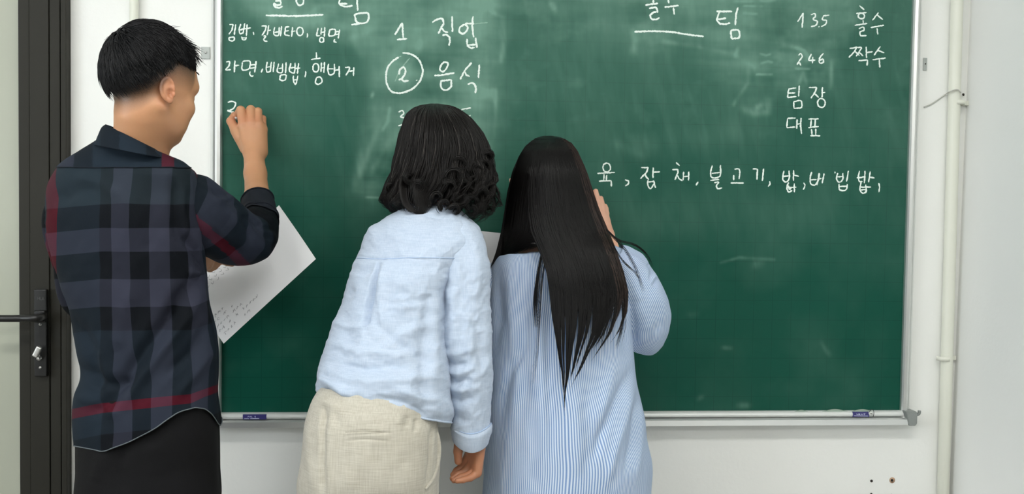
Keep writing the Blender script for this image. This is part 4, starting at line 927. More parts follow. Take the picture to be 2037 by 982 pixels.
# right sleeve: shoulder -> elbow -> rolled cuff
sp_ = [(*hp(342, 392, -.52), .046), (*hp(366, 402, -.515), .062), (*hp(402, 428, -.475), .067), (*hp(440, 455, -.42), .064), (*hp(478, 474, -.36), .0585), (*hp(502, 474, -.315), .052), (*hp(515, 450, -.275), .043), (*hp(517, 425, -.235), .0360), (*hp(513, 397, -.200), .0310)]
G1, a1, Q1 = tube_grid(sp_, 220, 120)
ln = np.r_[0, np.cumsum(np.linalg.norm(np.diff(Q1[:, :3], axis=0), axis=1))]
cs = [([(385, 345), (420, 365), (452, 400)], 9, -.004), ([(420, 375), (450, 390), (480, 415)], 8, -.007), ([(425, 400), (465, 392), (490, 410)], 7, .006), ([(478, 425), (495, 455), (500, 480)], 8, -.007), ([(492, 430), (520, 450), (545, 460)], 6, -.006), ([(500, 415), (525, 430), (548, 440)], 5, .0045), ([(505, 445), (525, 465), (540, 480)], 7, -.006), ([(520, 440), (540, 465), (548, 490)], 7, .004),
      ([(500, 405), (520, 408), (545, 420)], 4, -.0035), ([(370, 380), (400, 440), (430, 480)], 14, .003), ([(400, 450), (450, 490), (500, 510)], 14, -.004), ([(460, 430), (475, 460), (480, 500)], 14, .004), ([(372, 360), (366, 420), (370, 480)], 7, -.004), ([(520, 490), (535, 500), (528, 520)], 8, .003), ([(395, 360), (440, 420), (470, 450)], 12, .003)]
G1 = fold(G1, cs, lambda G_, a, b: .0024*fbm(np.stack([a*.02, a*0+5, b*.02], -1), 3))
aa = a1[None]+0*G1[..., 0]; lnn = ln[:, None]+0*aa
px1, py1 = proj(G1)
# stripes run along the sleeve: coordinate across = distance from the arm's lower edge
sd1, t1 = side_dist(px1, py1, [(352, 398), (375, 440), (420, 482), (470, 512), (500, 524), (530, 530)])
un = np.where(np.abs(aa) < 9, 100+sd1*-1.0, 0)
arm_u = np.interp(sd1, [-400, -60, -22, -9, 9, 30, 60, 300], [420, 425, 200, 205, 100, 205, 200, 200])
sd2, t2 = side_dist(px1, py1, [(352, 405), (385, 432), (425, 468), (462, 500), (500, 540)])
uu = np.where(np.abs(sd2+2) < 11.5, 100, 450)
vv1 = np.select([lnn < .03, lnn < .095, lnn < .150, lnn < .215], [520, 475, 520, 475], 520.)
uu = np.where(lnn > .25, np.where(np.abs(sd2+2) < 11.5, 430, 430), uu)
cloth('sleeve', G1, M['plaid'], shirt, np.stack([uu+0*aa, vv1+0*aa, 0*aa], -1))
Gc = thin(G1[-42:], .0025)
cuff = cloth('rolled_cuff', Gc, M['plaid_in'], shirt)
e0 = thin(G1, .003)[-1]; tube('cuff_edge', [(*p, .0022) for p in e0[::3]], M['plaid_in'], shirt, 100, 8)
e0 = thin(G1, .003)[-34]; tube('cuff_edge', [(*p, .0016) for p in e0[::3]], M['plaid_in'], shirt, 100, 8)
# left sleeve, in front of the trunk
sp_ = [(*hp(185, 385, -.45), .046), (*hp(140, 420, -.43), .047), (*hp(150, 520, -.37), .044), (*hp(178, 600, -.31), .044), (*hp(240, 590, -.29), .040), (*hp(320, 560, -.28), .038), (*hp(366, 535, -.27), .036)]
G2, a2, _ = tube_grid(sp_, 90, 60); p2, q2 = proj(G2)
cloth('sleeve', G2, M['plaid'], shirt, np.stack([np.where((p2 > 90) & (p2 < 106) & (q2 < 640), 100, 30), q2, 0*q2], -1))
# collar: stand and turned-down leaf
def collar(rows, name, mat, par, th_=.0022, V=40, K=120, attr=None):
    Gx, cpx, cpy, v_, t_ = loft(rows, V, K, None, .95); outer = Gx; inner = thin(Gx, -th_)
    full = np.concatenate([outer, inner[::-1]], 0); full = np.concatenate([full, full[:1]], 0)
    a_ = np.concatenate([np.stack([cpx, cpy, cpx*0], -1), np.stack([cpx, cpy, cpx*0], -1)[::-1]], 0); a_ = np.concatenate([a_, a_[:1]], 0)
    if attr: a_ = attr(a_)
    n, k = full.shape[:2]; return mesh(name, full.reshape(-1, 3), gridfaces(n, k, True), mat, par, True, {'cloth': a_.reshape(-1, 3)})
def ca(a_):
    x = a_[..., 0].copy(); a_[..., 0] = np.interp(x, [180, 199, 200, 238, 239, 290, 291, 340], [140, 190, 205, 220, 130, 190, 205, 220]); a_[..., 1] = 310; return a_
collar([(247, 210, 296, 309, -.525, -.555, .056), (252, 203, 299, 313, -.525, -.555, .062), (268, 195, 305, 320, -.525, -.555, .070), (288, 187, 314, 328, -.525, -.56, .079)], 'collar', M['plaid'], shirt, attr=ca)

# trousers
trow = [(800, 152, 790, 428, -.46, -.50, .112), (880, 149, 860, 433, -.46, -.50, .118), (940, 149, 930, 434, -.46, -.49, .12), (1010, 150, 1010, 434, -.46, -.49, .118), (1050, 175, 1050, 415, -.46, -.48, .09), (1065, 230, 1065, 350, -.46, -.47, .03)]
G, *_ = loft(trow, 90, 120, None, .85); G = fold(G, [([(250, 870), (235, 930), (240, 990)], 14, -.006), ([(300, 880), (320, 950)], 20, .004), ([(205, 900), (190, 960)], 14, .004)])
v1 = G.reshape(-1, 3); f1 = gridfaces(*G.shape[:2])
v2, f2 = legs('x', [hp(225, 990, -.47), hp(358, 990, -.47)], [(ft[0][0], ft[0][1], .05), (ft[1][0], ft[1][1], .05)], None, None, .078, .062, .058)
V, F = join([(v1, f1), (v2, f2)]); mesh('trousers', V, F, M['black_c'], man)
for c in ft: shoe((c[0]+.01, c[1]+.05), math.radians(60), M['shoe_b'], man)

# chalk and the sheet of paper he holds
a = np.array(j(463, 224, -.0205, 0)[:3]); b = np.array(j(470, 236, -.05, 0)[:3])
o = tube('chalk_stick', [(*a, .0042), (*b, .0045)], M['chalk_s'], None, 6, 14); tag(o, "short white chalk stub pinched in the man's raised hand", 'chalk')
def sheet(name, c, label, ripple=.004, thick=.0004, seed=0, n=40):
    A_, B_2, C_2, D_2 = [hp(*q) for q in c]; s_, t_ = np.meshgrid(np.linspace(0, 1, n), np.linspace(0, 1, n))
    Pp = A_*((1-s_)*(1-t_))[..., None]+B_2*(s_*(1-t_))[..., None]+C_2*(s_*t_)[..., None]+D_2*((1-s_)*t_)[..., None]
    Pp[..., 1] += ripple*np.sin(s_*2.6+t_*1.5+seed)*(1.2-t_)
    F0 = gridfaces(n, n); V0 = np.concatenate([Pp.reshape(-1, 3), Pp.reshape(-1, 3)+[0, thick, 0]]); F0 = np.concatenate([F0, F0[:, ::-1]+n*n])
    return mesh(name, V0, F0, M['paper_w'], None), Pp
pp, _P = sheet('paper_sheet', [(555, 408, -.120), (628, 515, -.190), (445, 683, -.205), (372, 576, -.14)], 0, .006)
tag(pp, "white sheet of paper with small pencil notes, held tilted by the man's left hand", 'paper')
def on_paper(strokes, w, corner, Pp, seed):
    """ink lies in the sheet's own plane, a hair in front of it"""
    n = Pp.shape[0]; A_, B_2, C_2, D_2 = Pp[0, 0], Pp[0, -1], Pp[-1, -1], Pp[-1, 0]; V = []; F = []
    nn = np.cross(B_2-A_, D_2-A_); nn /= np.linalg.norm(nn); nn *= -np.sign(nn[1])*1 if nn[1] > 0 else 1
    for st in strokes:
        Q_ = np.array(st, float); m = max(3, int(np.linalg.norm(np.diff(Q_, axis=0), axis=1).sum()*250)); d_ = np.linspace(0, 1, m); q_ = np.stack([np.interp(d_, np.linspace(0, 1, len(Q_)), Q_[:, k]) for k in (0, 1)], 1)
        T_ = np.gradient(q_, axis=0); T_ /= np.linalg.norm(T_, axis=1)[:, None]+1e-9; S_ = np.stack([-T_[:, 1], T_[:, 0]], 1)*w; o_ = len(V)
        for x, y in np.stack([q_+S_, q_-S_], 1).reshape(-1, 2):
            i = min(n-2, max(0, int(y*(n-1)))); k = min(n-2, max(0, int(x*(n-1)))); fy = y*(n-1)-i; fx = x*(n-1)-k
            p = Pp[i, k]*(1-fx)*(1-fy)+Pp[i, k+1]*fx*(1-fy)+Pp[i+1, k]*(1-fx)*fy+Pp[i+1, k+1]*fx*fy; V.append(p-np.array([0, .0007, 0]))
        for i in range(m-1): F.append((o_+2*i, o_+2*i+1, o_+2*i+3, o_+2*i+2))
    return V, F
rs = np.random.RandomState(8); st = []
for r_ in range(5):                      # lines of tiny handwriting run along the long lower edge
    for k in range([8, 12, 9, 7, 5][r_]):
        x = .90-.075*r_; y = .97-.036*k-(.0 if r_ else .02); 
        if rs.rand() < .2: continue
        for _ in range(2): st.append([(x+rs.randn()*.008, y+rs.randn()*.006), (x-.02+rs.randn()*.008, y-.010+rs.randn()*.006), (x-.012+rs.randn()*.01, y-.018+rs.randn()*.006)])
for r_ in range(3):
    for k in range(6):
        x = .07+.06*r_; y = .86-.05*k; st.append([(x+rs.randn()*.01, y), (x+.022, y-.015+rs.randn()*.01), (x+rs.randn()*.012, y-.025)])
V, F = on_paper(st, .0022, None, _P, 1); mesh('handwriting', V, F, M['ink'], pp, False)['kind'] = 'stuff'
# ================================================================ the woman in the pale blue linen shirt
w1p = empty('person', (-.1, -.46, 0), 'woman with wavy grey-streaked hair in a pale blue linen shirt and beige trousers', 'person')
h1 = hp(872, 318, -.33)
f, lo, hi, H1R = head_sdf(h1, math.radians(76), math.radians(-12), 0, .97, (h1+np.array([0, -.03, -.05]), hp(850, 455, -.39), .048, .052))
HV, HF = nets(f, lo, hi, .004)
# hanging right hand, palm towards us, fingers curled to the left
ya = -.47
pal = [[j(940, 885, ya, .0130), j(934, 906, ya+.02, .0095)], [j(945, 885, ya, .0130), j(940, 922, ya+.012, .0100)], [j(951, 886, ya-.003, .0125), j(946, 933, ya, .0100)], [j(955, 890, ya-.005, .0115), j(950, 940, ya-.012, .0092)]]
fin = [[j(931, 905, ya+.02, .0088), j(921, 926, ya+.026, .0080), j(908, 936, ya+.022, .0070), j(901, 944, ya+.014, .0058)],
       [j(938, 922, ya+.012, .0090), j(926, 936, ya+.012, .0082), j(911, 943, ya+.006, .0070), j(900, 951, ya-.002, .0058)],
       [j(945, 936, ya, .0088), j(931, 945, ya-.004, .0080), j(916, 949, ya-.012, .0069), j(903, 955, ya-.018, .0057)],
       [j(948, 942, ya-.012, .0082), j(935, 950, ya-.020, .0073), j(921, 954, ya-.028, .0063), j(909, 956, ya-.032, .0053)],
       [j(930, 866, ya+.01, .0130), j(914, 874, ya+.004, .0108), j(911, 897, ya+.002, .0094), j(911.5, 917, ya+.0, .0078)]]
hf, hlo, hhi = hand_sdf(pal, fin, [((*hp(932, 800, ya-.0), .030), (*hp(940, 860, ya), .024)), ((*hp(940, 860, ya), .024), (*hp(945, 884, ya), .0185))], .005)
RV, RF = nets(hf, hlo, hhi, .0017)
lw = hp(845, 560, -.20); pal, fin = hand(lw, (.8, .3, .1), (0, .2, 1), (-.2, -1, 0), (.45, .5, .4), .08, .9)
lf, llo, lhi = hand_sdf(pal, fin, [((*hp(770, 600, -.27), .032), tuple(lw)+(.022,))]); LV, LF = nets(lf, llo, lhi, .0035)
sR, sL = hp(900, 500, -.42), hp(785, 505, -.35); pel = hp(745, 860, -.49)
ft = [(hp(690, 900, -.49)[0], -.50, .07), (hp(800, 900, -.49)[0], -.44, .07)]
tf, tlo, thi = trunk_sdf(hp(850, 440, -.38), sL, sR, hp(835, 530, -.39), pel, .06,
    [[(*sR, .036), (*hp(930, 680, -.47), .032), (*hp(936, 820, -.47), .026)], [(*sL, .035), (*hp(768, 610, -.28), .031), (*hp(790, 600, -.25), .028)]],
    [[(*(pel+[-.05, 0, -.02]), .07), (ft[0][0], -.48, .46, .048), (*ft[0], .036)], [(*(pel+[.05, 0, -.02]), .07), (ft[1][0], -.46, .46, .048), (*ft[1], .036)]])
TV, TF = nets(tf, tlo, thi, .013)
V, F = join([(HV, HF), (RV, RF), (LV, LF), (TV, TF)]); mesh('body', V, F, M['skin_w1'], w1p)

# hair: shell plus waving locks
rows = [(206, 860, 206, 870, -.33, -.33, .006), (210, 838, 211, 897, -.33, -.33, .045), (222, 817, 226, 922, -.33, -.33, .080), (245, 806, 250, 946, -.33, -.33, .104), (290, 794, 292, 967, -.33, -.33, .120), (330, 788, 330, 974, -.33, -.33, .124), (365, 790, 368, 962, -.33, -.33, .110), (388, 796, 394, 950, -.335, -.335, .092), (396, 815, 404, 930, -.34, -.34, .07)]
G, *_ = loft(rows, 60, 96)
hr = mesh('hair', G.reshape(-1, 3), gridfaces(*G.shape[:2], True), M['hair_1'], w1p)
R1 = np.array([(206, 860, 206, 870, .006), (210, 836, 211, 899, .045), (222, 815, 226, 925, .084), (245, 803, 250, 949, .108), (290, 791, 292, 972, .124), (330, 783, 330, 979, .128), (370, 773, 370, 981, .126), (398, 768, 398, 976, .118), (420, 786, 424, 962, .098), (432, 800, 438, 948, .08)])
def lock_field(R_, yc, N, S, seed, tops=(0, .25), ends=(.8, 1.0), front=.12, dr=.12, amp=None, clumps=220, cl_amp=.05, ends_by=None):
    rs = np.random.RandomState(seed); d_ = np.r_[0, np.cumsum(np.abs(np.diff(R_[:, 0]))+np.abs(np.diff(R_[:, 1]))*.35+3)]; d_ /= d_[-1]
    th0 = rs.uniform(-front, math.pi+front, N); back_ = rs.rand(N) < .18; th0 = np.where(back_, rs.uniform(-math.pi, 0, N), th0)
    s0 = tops[0]+(tops[1]-tops[0])*rs.rand(N)**2; s1 = ends[0]+(ends[1]-ends[0])*rs.rand(N)
    c = (np.floor((th0+math.pi)/(2*math.pi)*clumps/3).astype(int)*3+rs.randint(0, 3, N)) % clumps; cph = rs.rand(clumps, 4)*6.28; cam_ = .5+rs.rand(clumps)
    if ends_by is not None: s1 = ends_by(th0, s1, rs)
    t = np.linspace(0, 1, S)[None]; s_ = s0[:, None]+(s1-s0)[:, None]*t
    th = th0[:, None]+dr*(rs.rand(N)[:, None]-.5)*t
    # strands of one lock draw together near the end
    cth = np.array([th0[c == k].mean() if (c == k).any() else 0 for k in range(clumps)])
    A_ = [spl(s_.ravel(), d_, R_[:, k]).reshape(s_.shape) for k in range(5)]
    sn, cs_ = np.sin(th), np.cos(th)
    wav = 0
    pxs = A_[1]*(1-cs_)/2+A_[3]*(1+cs_)/2; pys = A_[0]*(1-cs_)/2+A_[2]*(1+cs_)/2
    return rs, c, cph, cam_, t, s_, th, pxs, pys, A_[4], sn
rs, c, cph, cam_, t, s_, th, pxs, pys, dp, sn = lock_field(R1, -.33, 4200, 22, 11, (0, .30), (.80, 1.02), .15, .10, clumps=210)
off = rs.randn(len(c), 1)*.003; y = -.33-(dp+off)*sn
P = hp(pxs, pys, np.where(sn > 0, y, -.33)); P[..., 1] = y
# locks: smooth above, curling below the ears, tighter on the right
wv = np.clip((s_-.42)/.5, 0, 1)**1.3; rt = np.clip((pxs-860)/80, 0, 1)
ph = cph[c]; fr_ = 15+6*rt+2*cam_[c][:, None]
am = (.0085+.008*rt)*cam_[c][:, None]*wv+.0012*np.clip(s_*3, 0, 1)
P[..., 0] += am*np.sin(fr_*s_+ph[:, :1])+.0010*rs.randn(len(c), 1); P[..., 1] += am*1.0*np.cos(fr_*s_+ph[:, :1]+.4); P[..., 1] -= .006*np.sin(ph[:, 3:4])*wv; P[..., 2] += am*.6*np.sin(fr_*s_*1.1+ph[:, 1:2])
P[..., 0] += (np.sin(ph[:, 2:3])*.009+rs.randn(len(c), 1)*.0012)*wv
mi = (rs.rand(len(c)) < .085).astype(int); rad = np.where(mi == 1, .00030, .00062+.0003*rs.rand(len(c)))
strands('hair_locks', P, rad, [M['hair_1'], M['hair_g']], hr, mi)
# ringlets: round curls at the lower edge
Q = []; rs = np.random.RandomState(4)
cur_ = [(790, 392, 9), (778, 372, 8), (800, 408, 8), (815, 352, 10), (905, 352, 16), (925, 345, 14), (945, 362, 16), (965, 330, 12), (912, 395, 14), (940, 402, 13), (885, 408, 10), (958, 385, 12), (972, 310, 9), (895, 372, 12), (930, 375, 17), (770, 385, 8), (915, 325, 12), (832, 372, 10), (950, 340, 13), (905, 418, 10), (938, 420, 9), (870, 392, 10)]
for cx_, cy_, rr in cur_:
    a0 = rs.rand()*6.28; yb = -.33-.142*math.sqrt(max(.02, 1-((cx_-876)/108)**2))+.008
    for k in range(70):
        a = a0+np.linspace(0, 3.6+rs.rand()*1.6, 18); r_ = (rr+rs.randn()*1.6)*np.linspace(1.15, .6, 18); dy = rs.randn()*.004
        Q.append(hp(cx_+rs.randn()*1.2+r_*np.cos(a)*1.05, cy_+rs.randn()*1.2+r_*np.sin(a), yb+dy-.006*np.sin(a*.5)))
strands('hair_curls', np.array(Q), .0005+.0003*rs.rand(len(Q)), M['hair_1'], hr)
# the lock that hangs over the collar, with the collar showing through its loop
Q = []
for k in range(170):
    w_ = rs.randn(); Q.append(resample(np.c_[hp([806+w_*4, 803+w_*3, 808+w_*3, 822+w_*4, 838+w_*6], [350, 385, 405, 420+rs.randn(), 424+rs.randn()*2], [-.43, -.445, -.45, -.452, -.45])], 12))
for k in range(260):
    w_ = rs.randn(); Q.append(resample(np.c_[hp([842+w_*7, 838+w_*7, 842+w_*7, 836+w_*5], [350, 382, 408, 424+rs.rand()*4], [-.445, -.455, -.455, -.452])], 12))
strands('hair_curls', np.array(Q), .0005+.0003*rs.rand(len(Q)), M['hair_1'], hr)

# linen shirt
def h1warp(px, py, v, s_):
    off = np.interp(px, [620, 632, 660, 700, 780, 850, 900], [0, 6, 12, 5, 4, 1, 0]); return py+off*np.clip((v-.7)/.3, 0, 1)**2
rows = [(416, 800, 418, 915, -.36, -.38, .058), (424, 780, 424, 926, -.36, -.39, .072), (437, 752, 440, 944, -.36, -.40, .086), (455, 730, 455, 956, -.36, -.41, .098), (478, 720, 476, 960, -.36, -.42, .106), (515, 708, 515, 930, -.37, -.43, .112), (560, 694, 555, 900, -.38, -.44, .116), (610, 675, 600, 893, -.39, -.45, .118), (660, 657, 655, 892, -.41, -.46, .120), (710, 642, 715, 893, -.42, -.47, .126), (748, 630, 765, 896, -.43, -.48, .132), (770, 626, 800, 899, -.44, -.48, .136), (786, 632, 822, 902, -.44, -.48, .134), (792, 646, 840, 898, -.44, -.48, .122)]
G, px, py, v, th = loft(rows, 300, 260, h1warp, .92)
cre = [([(753, 518), (742, 560), (728, 610), (722, 660)], 9, -.012, 'step'), ([(762, 518), (790, 560), (800, 620)], 14, .003), ([(745, 520), (715, 560), (690, 590)], 10, -.004), ([(760, 525), (757, 600), (765, 660)], 10, .004), ([(705, 508), (750, 514), (800, 512), (870, 520)], 3, -.0016), ([(660, 680), (720, 700), (800, 705), (870, 690)], 10, .003), ([(640, 740), (700, 755), (780, 760), (860, 745)], 13, .005), ([(650, 720), (730, 735), (820, 728)], 10, -.004),
       ([(745, 640), (800, 690), (850, 715)], 9, -.004), ([(760, 610), (800, 612), (850, 608)], 8, .0025), ([(640, 770), (680, 795), (730, 805)], 9, -.006), ([(632, 752), (660, 765), (700, 790)], 9, .006), ([(850, 600), (845, 680), (842, 760), (848, 815)], 13, -.006), ([(868, 560), (866, 660), (868, 760)], 10, .004), ([(700, 560), (685, 620), (690, 680)], 12, -.003), ([(720, 540), (700, 600), (672, 680)], 11, .003), ([(780, 770), (830, 790), (880, 800)], 9, .004), ([(740, 790), (800, 800), (850, 822)], 8, -.004), ([(660, 640), (690, 650), (740, 648)], 7, .003), ([(800, 560), (830, 590), (860, 570)], 9, .002), ([(770, 690), (810, 660), (870, 640)], 9, .003), ([(700, 730), (690, 775)], 10, -.003)]
nzf = lambda G_, a, b: .0036*fbm(np.stack([a*.016, a*0+2, b*.018], -1), 4)+.0028*(.5-np.abs(fbm(np.stack([a*.030+b*.012, a*0+2, b*.034-a*.006], -1), 3)))
cre = [(c_[0], c_[1], c_[2]*1.6, *c_[3:]) for c_ in cre]
G = fold(G, cre, nzf)
sh1 = empty('shirt', (0, 0, 0), None, None); sh1.parent = w1p; sh1['label'] = 'pale blue linen shirt'
cloth('shirt_body', G, M['linen_b'], sh1)
ang = th[0]; cb = int(np.argmin(np.abs(ang-math.pi/2))); kr = int(np.argmin(np.abs(py[:, cb]-513)))
Pm = thin(G, .0004)[kr]; Pm = Pm[np.sin(ang) > .05]; tube('yoke_seam', [(*p, .0008) for p in Pm[::4]], M['seam_b'], sh1, 100, 6)
Pm = thin(G, -.0003)[-1]; tube('hem', [(*p, .0022) for p in Pm[::3]], M['linen_b'], sh1, 140, 8)
# right sleeve with turned-up cuff
sp_ = [(*hp(895, 470, -.425), .046), (*hp(914, 486, -.44), .050), (*hp(922, 520, -.455), .0535), (*hp(925, 570, -.465), .0535), (*hp(926, 640, -.47), .0530), (*hp(930, 700, -.475), .0505), (*hp(934, 760, -.475), .0480), (*hp(936, 810, -.475), .0435), (*hp(938, 860, -.472), .0385), (*hp(938, 872, -.472), .037)]
G1, a1, Q1 = tube_grid(sp_, 260, 140)
cs = [([(880, 715), (905, 728), (930, 722)], 7, -.006), ([(882, 700), (910, 705), (945, 690)], 8, .005), ([(888, 750), (910, 762), (940, 752)], 7, -.006), ([(885, 738), (915, 742), (950, 730)], 7, .005), ([(890, 785), (915, 800), (945, 790)], 7, -.005), ([(888, 770), (920, 778), (960, 765)], 7, .004), ([(895, 820), (920, 838), (945, 835)], 7, -.003), ([(978, 700), (960, 740), (930, 760)], 8, .004), ([(945, 480), (955, 560), (950, 640)], 11, .004), ([(925, 500), (930, 560), (915, 620)], 12, -.004), ([(890, 520), (880, 580), (885, 640)], 7, -.006), ([(900, 560), (905, 640), (898, 690)], 9, .004),
      ([(962, 560), (950, 650), (958, 720)], 10, -.004), ([(940, 640), (938, 700), (955, 760)], 9, .003), ([(905, 600), (930, 640), (925, 690)], 9, .003), ([(978, 640), (965, 690), (972, 750)], 8, .003), ([(955, 780), (940, 820), (935, 850)], 9, .003)]
G1 = fold(G1, cs, lambda G_, a, b: .0032*fbm(np.stack([a*.028, a*0+7, b*.022], -1), 4)+.0020*(.5-np.abs(fbm(np.stack([a*.04+b*.01, a*0+2, b*.03], -1), 3))))
cloth('sleeve', G1, M['linen_b'], sh1)
Pm = thin(G1, .0003)[4]
cf = [(*hp(938, 842, -.472), .0400), (*hp(938, 850, -.472), .0430), (*hp(937, 862, -.472), .0405), (*hp(936, 876, -.470), .0375)]
Gc, _, Qc = tube_grid(cf, 40, 120)
tt = np.linspace(0, 1, 40)[:, None]; pc_, qc_ = proj(Gc); Gc[..., 2] += -.012*(1-((pc_-937)/36)**2)*np.where(Gc[..., 1] < -.472, 1, -1)*.9
inn = Gc*1; cN = Gc.mean(axis=1, keepdims=True); inn = cN+(Gc-cN)*.93
full = np.concatenate([Gc, inn[::-1], Gc[:1]], 0); mesh('turned_cuff', full.reshape(-1, 3), gridfaces(*full.shape[:2], True), M['linen_b'], sh1)
e0 = Gc[1]; tube('cuff_edge', [(*p, .0014) for p in e0[::3]], M['seam_b'], sh1, 100, 6)
sp_ = [(*hp(800, 490, -.36), .046), (*hp(768, 530, -.33), .044), (*hp(765, 600, -.29), .042), (*hp(775, 625, -.26), .040), (*hp(800, 600, -.23), .036)]
G2, _, _ = tube_grid(sp_, 80, 60); cloth('sleeve', G2, M['linen_b'], sh1)
collar([(404, 812, 408, 908, -.375, -.385, .050), (412, 805, 416, 916, -.375, -.39, .060), (424, 793, 428, 926, -.375, -.395, .072), (432, 785, 438, 932, -.375, -.395, .079)], 'collar', M['linen_b'], sh1)

# beige trousers
rows = [(770, 636, 815, 872, -.47, -.50, .105), (800, 621, 838, 870, -.47, -.50, .118), (850, 606, 865, 873, -.475, -.50, .128), (910, 598, 915, 876, -.48, -.50, .132), (985, 590, 985, 874, -.48, -.50, .128), (1040, 600, 1040, 866, -.48, -.49, .11), (1065, 660, 1065, 800, -.48, -.49, .05)]
G, px, py, v, th = loft(rows, 190, 220, None, .88)
cre = [([(646, 800), (640, 860), (638, 920), (641, 990)], 10, -.010, 'step'), ([(655, 830), (650, 900), (648, 985)], 12, .004), ([(862, 842), (858, 880), (856, 920), (848, 965)], 4, -.006), ([(812, 826), (808, 850)], 6, -.004), ([(830, 830), (826, 860)], 5, -.004), ([(795, 822), (792, 845)], 5, .003), ([(668, 815), (672, 850)], 8, -.003), ([(617, 850), (612, 910), (625, 980)], 9, .004), ([(640, 800), (672, 812)], 8, .003), ([(700, 820), (698, 850)], 7, .002),
       ([(688, 859), (730, 857), (778, 861)], 2.0, -.0026), ([(688, 876), (730, 873.5), (778, 877)], 2.0, -.0014), ([(690, 867), (732, 865), (776, 869)], 4.5, .0015), ([(778, 861), (778, 877)], 1.8, -.0016)]
G = fold(G, cre, lambda G_, a, b: .0028*fbm(np.stack([a*.018, a*0+2, b*.012], -1), 3))
v1 = G.reshape(-1, 3); f1 = gridfaces(*G.shape[:2])
v2, f2 = legs('x', [hp(668, 985, -.49), hp(802, 985, -.49)], [(ft[0][0], ft[0][1], .06), (ft[1][0], ft[1][1], .06)], None, None, .074, .075, .078)
V, F = join([(v1, f1), (v2, f2)]); tr = mesh('trousers', V, F, M['linen_s'], w1p)
# gaping side pocket
pk = [(*hp(860, 842, -.535), .0020), (*hp(868, 862, -.530), .0048), (*hp(871, 890, -.530), .0068), (*hp(868, 920, -.540), .0072), (*hp(860, 950, -.560), .0058), (*hp(847, 972, -.592), .0022)]
tube('side_pocket', pk, M['linen_s'], tr, 40, 14)
tube('pocket_welt', [(*p, .0009) for p in hp([687, 700, 730, 760, 779], [858.5, 857.2, 856.5, 857.5, 860], [-.612, -.617, -.622, -.617, -.610])], M['linen_s'], tr, 30, 6)
for c_ in ft: shoe((c_[0], c_[1]+.05), math.radians(85), M['shoe_w'], w1p, .24, .043)

# ================================================================ the woman in the striped tunic
w2p = empty('person', (.13, -.28, 0), 'woman with very long straight black hair in a blue and white striped blouse', 'person')
y2 = -.27
h2 = hp(1093, 390, -.225)
f, lo, hi, H2R = head_sdf(h2, math.radians(88), math.radians(-10), 0, .88, (h2+np.array([0, -.03, -.05]), hp(1080, 510, -.285), .046, .055))
HV, HF = nets(f, lo, hi, .004)
# right hand flat on the board beside her head: finger edges show past the hair
pal = [[j(1196, 462, -.060, .016), j(1186, 425, -.042, .0118)], [j(1200, 462, -.058, .016), j(1194, 428, -.042, .0118)], [j(1205, 464, -.056, .015), j(1200, 432, -.042, .0112)], [j(1209, 466, -.056, .014), j(1206, 440, -.042, .0102)]]
fin = [[j(1184, 424, -.042, .0096), j(1176, 398, -.034, .0088), j(1171, 380, -.030, .008), j(1169, 367, -.029, .0068)],
       [j(1193, 426, -.042, .0096), j(1189, 402, -.036, .0088), j(1186, 390, -.033, .0080), j(1185, 380, -.030, .0066)],
       [j(1200, 431, -.042, .0092), j(1198, 412, -.036, .0084), j(1196, 402, -.033, .0075), j(1195.5, 394, -.030, .0062)],
       [j(1205, 440, -.042, .0085), j(1206, 424, -.036, .0076), j(1205, 415, -.033, .0068), j(1204, 409, -.030, .0056)],
       [j(1186, 455, -.055, .013), j(1172, 440, -.045, .0105), j(1163, 428, -.036, .0088), j(1158, 418, -.031, .0075)]]
hf, hlo, hhi = hand_sdf(pal, fin, [((*hp(1275, 645, -.215), .033), (*hp(1228, 540, -.12), .027)), ((*hp(1228, 540, -.12), .027), (*hp(1204, 470, -.062), .0225))])
RV, RF = nets(hf, hlo, hhi, .0024)
lw = hp(1050, 450, -.125); pal, fin = hand(lw, (-.08, .2, .97), (.9, 0, .2), (-.1, -1, .1), (.2, .3, .3), .1, .9)
lf, llo, lhi = hand_sdf(pal, fin, [((*hp(1048, 560, -.16), .030), tuple(lw)+(.021,))]); LV, LF = nets(lf, llo, lhi, .003)
sR, sL = hp(1225, 520, -.27), hp(1010, 545, -.27); pel = hp(1125, 860, -.30)
ft = [(hp(1060, 900, -.3)[0], -.30, .07), (hp(1190, 900, -.3)[0], -.28, .07)]
tf, tlo, thi = trunk_sdf(hp(1085, 500, -.28), sL, sR, hp(1115, 590, -.285), pel, .066,
    [[(*sR, .035), (*hp(1275, 640, -.235), .032), (*hp(1240, 570, -.15), .026)], [(*sL, .035), (*hp(1005, 660, -.22), .030), (*hp(1048, 560, -.16), .027)]],
    [[(*(pel+[-.06, 0, -.02]), .072), (ft[0][0], -.29, .44, .046), (*ft[0], .034)], [(*(pel+[.06, 0, -.02]), .072), (ft[1][0], -.28, .44, .046), (*ft[1], .034)]])
TV, TF = nets(tf, tlo, thi, .013)
V, F = join([(HV, HF), (RV, RF), (LV, LF), (TV, TF)]); mesh('body', V, F, M['skin_w2'], w2p)

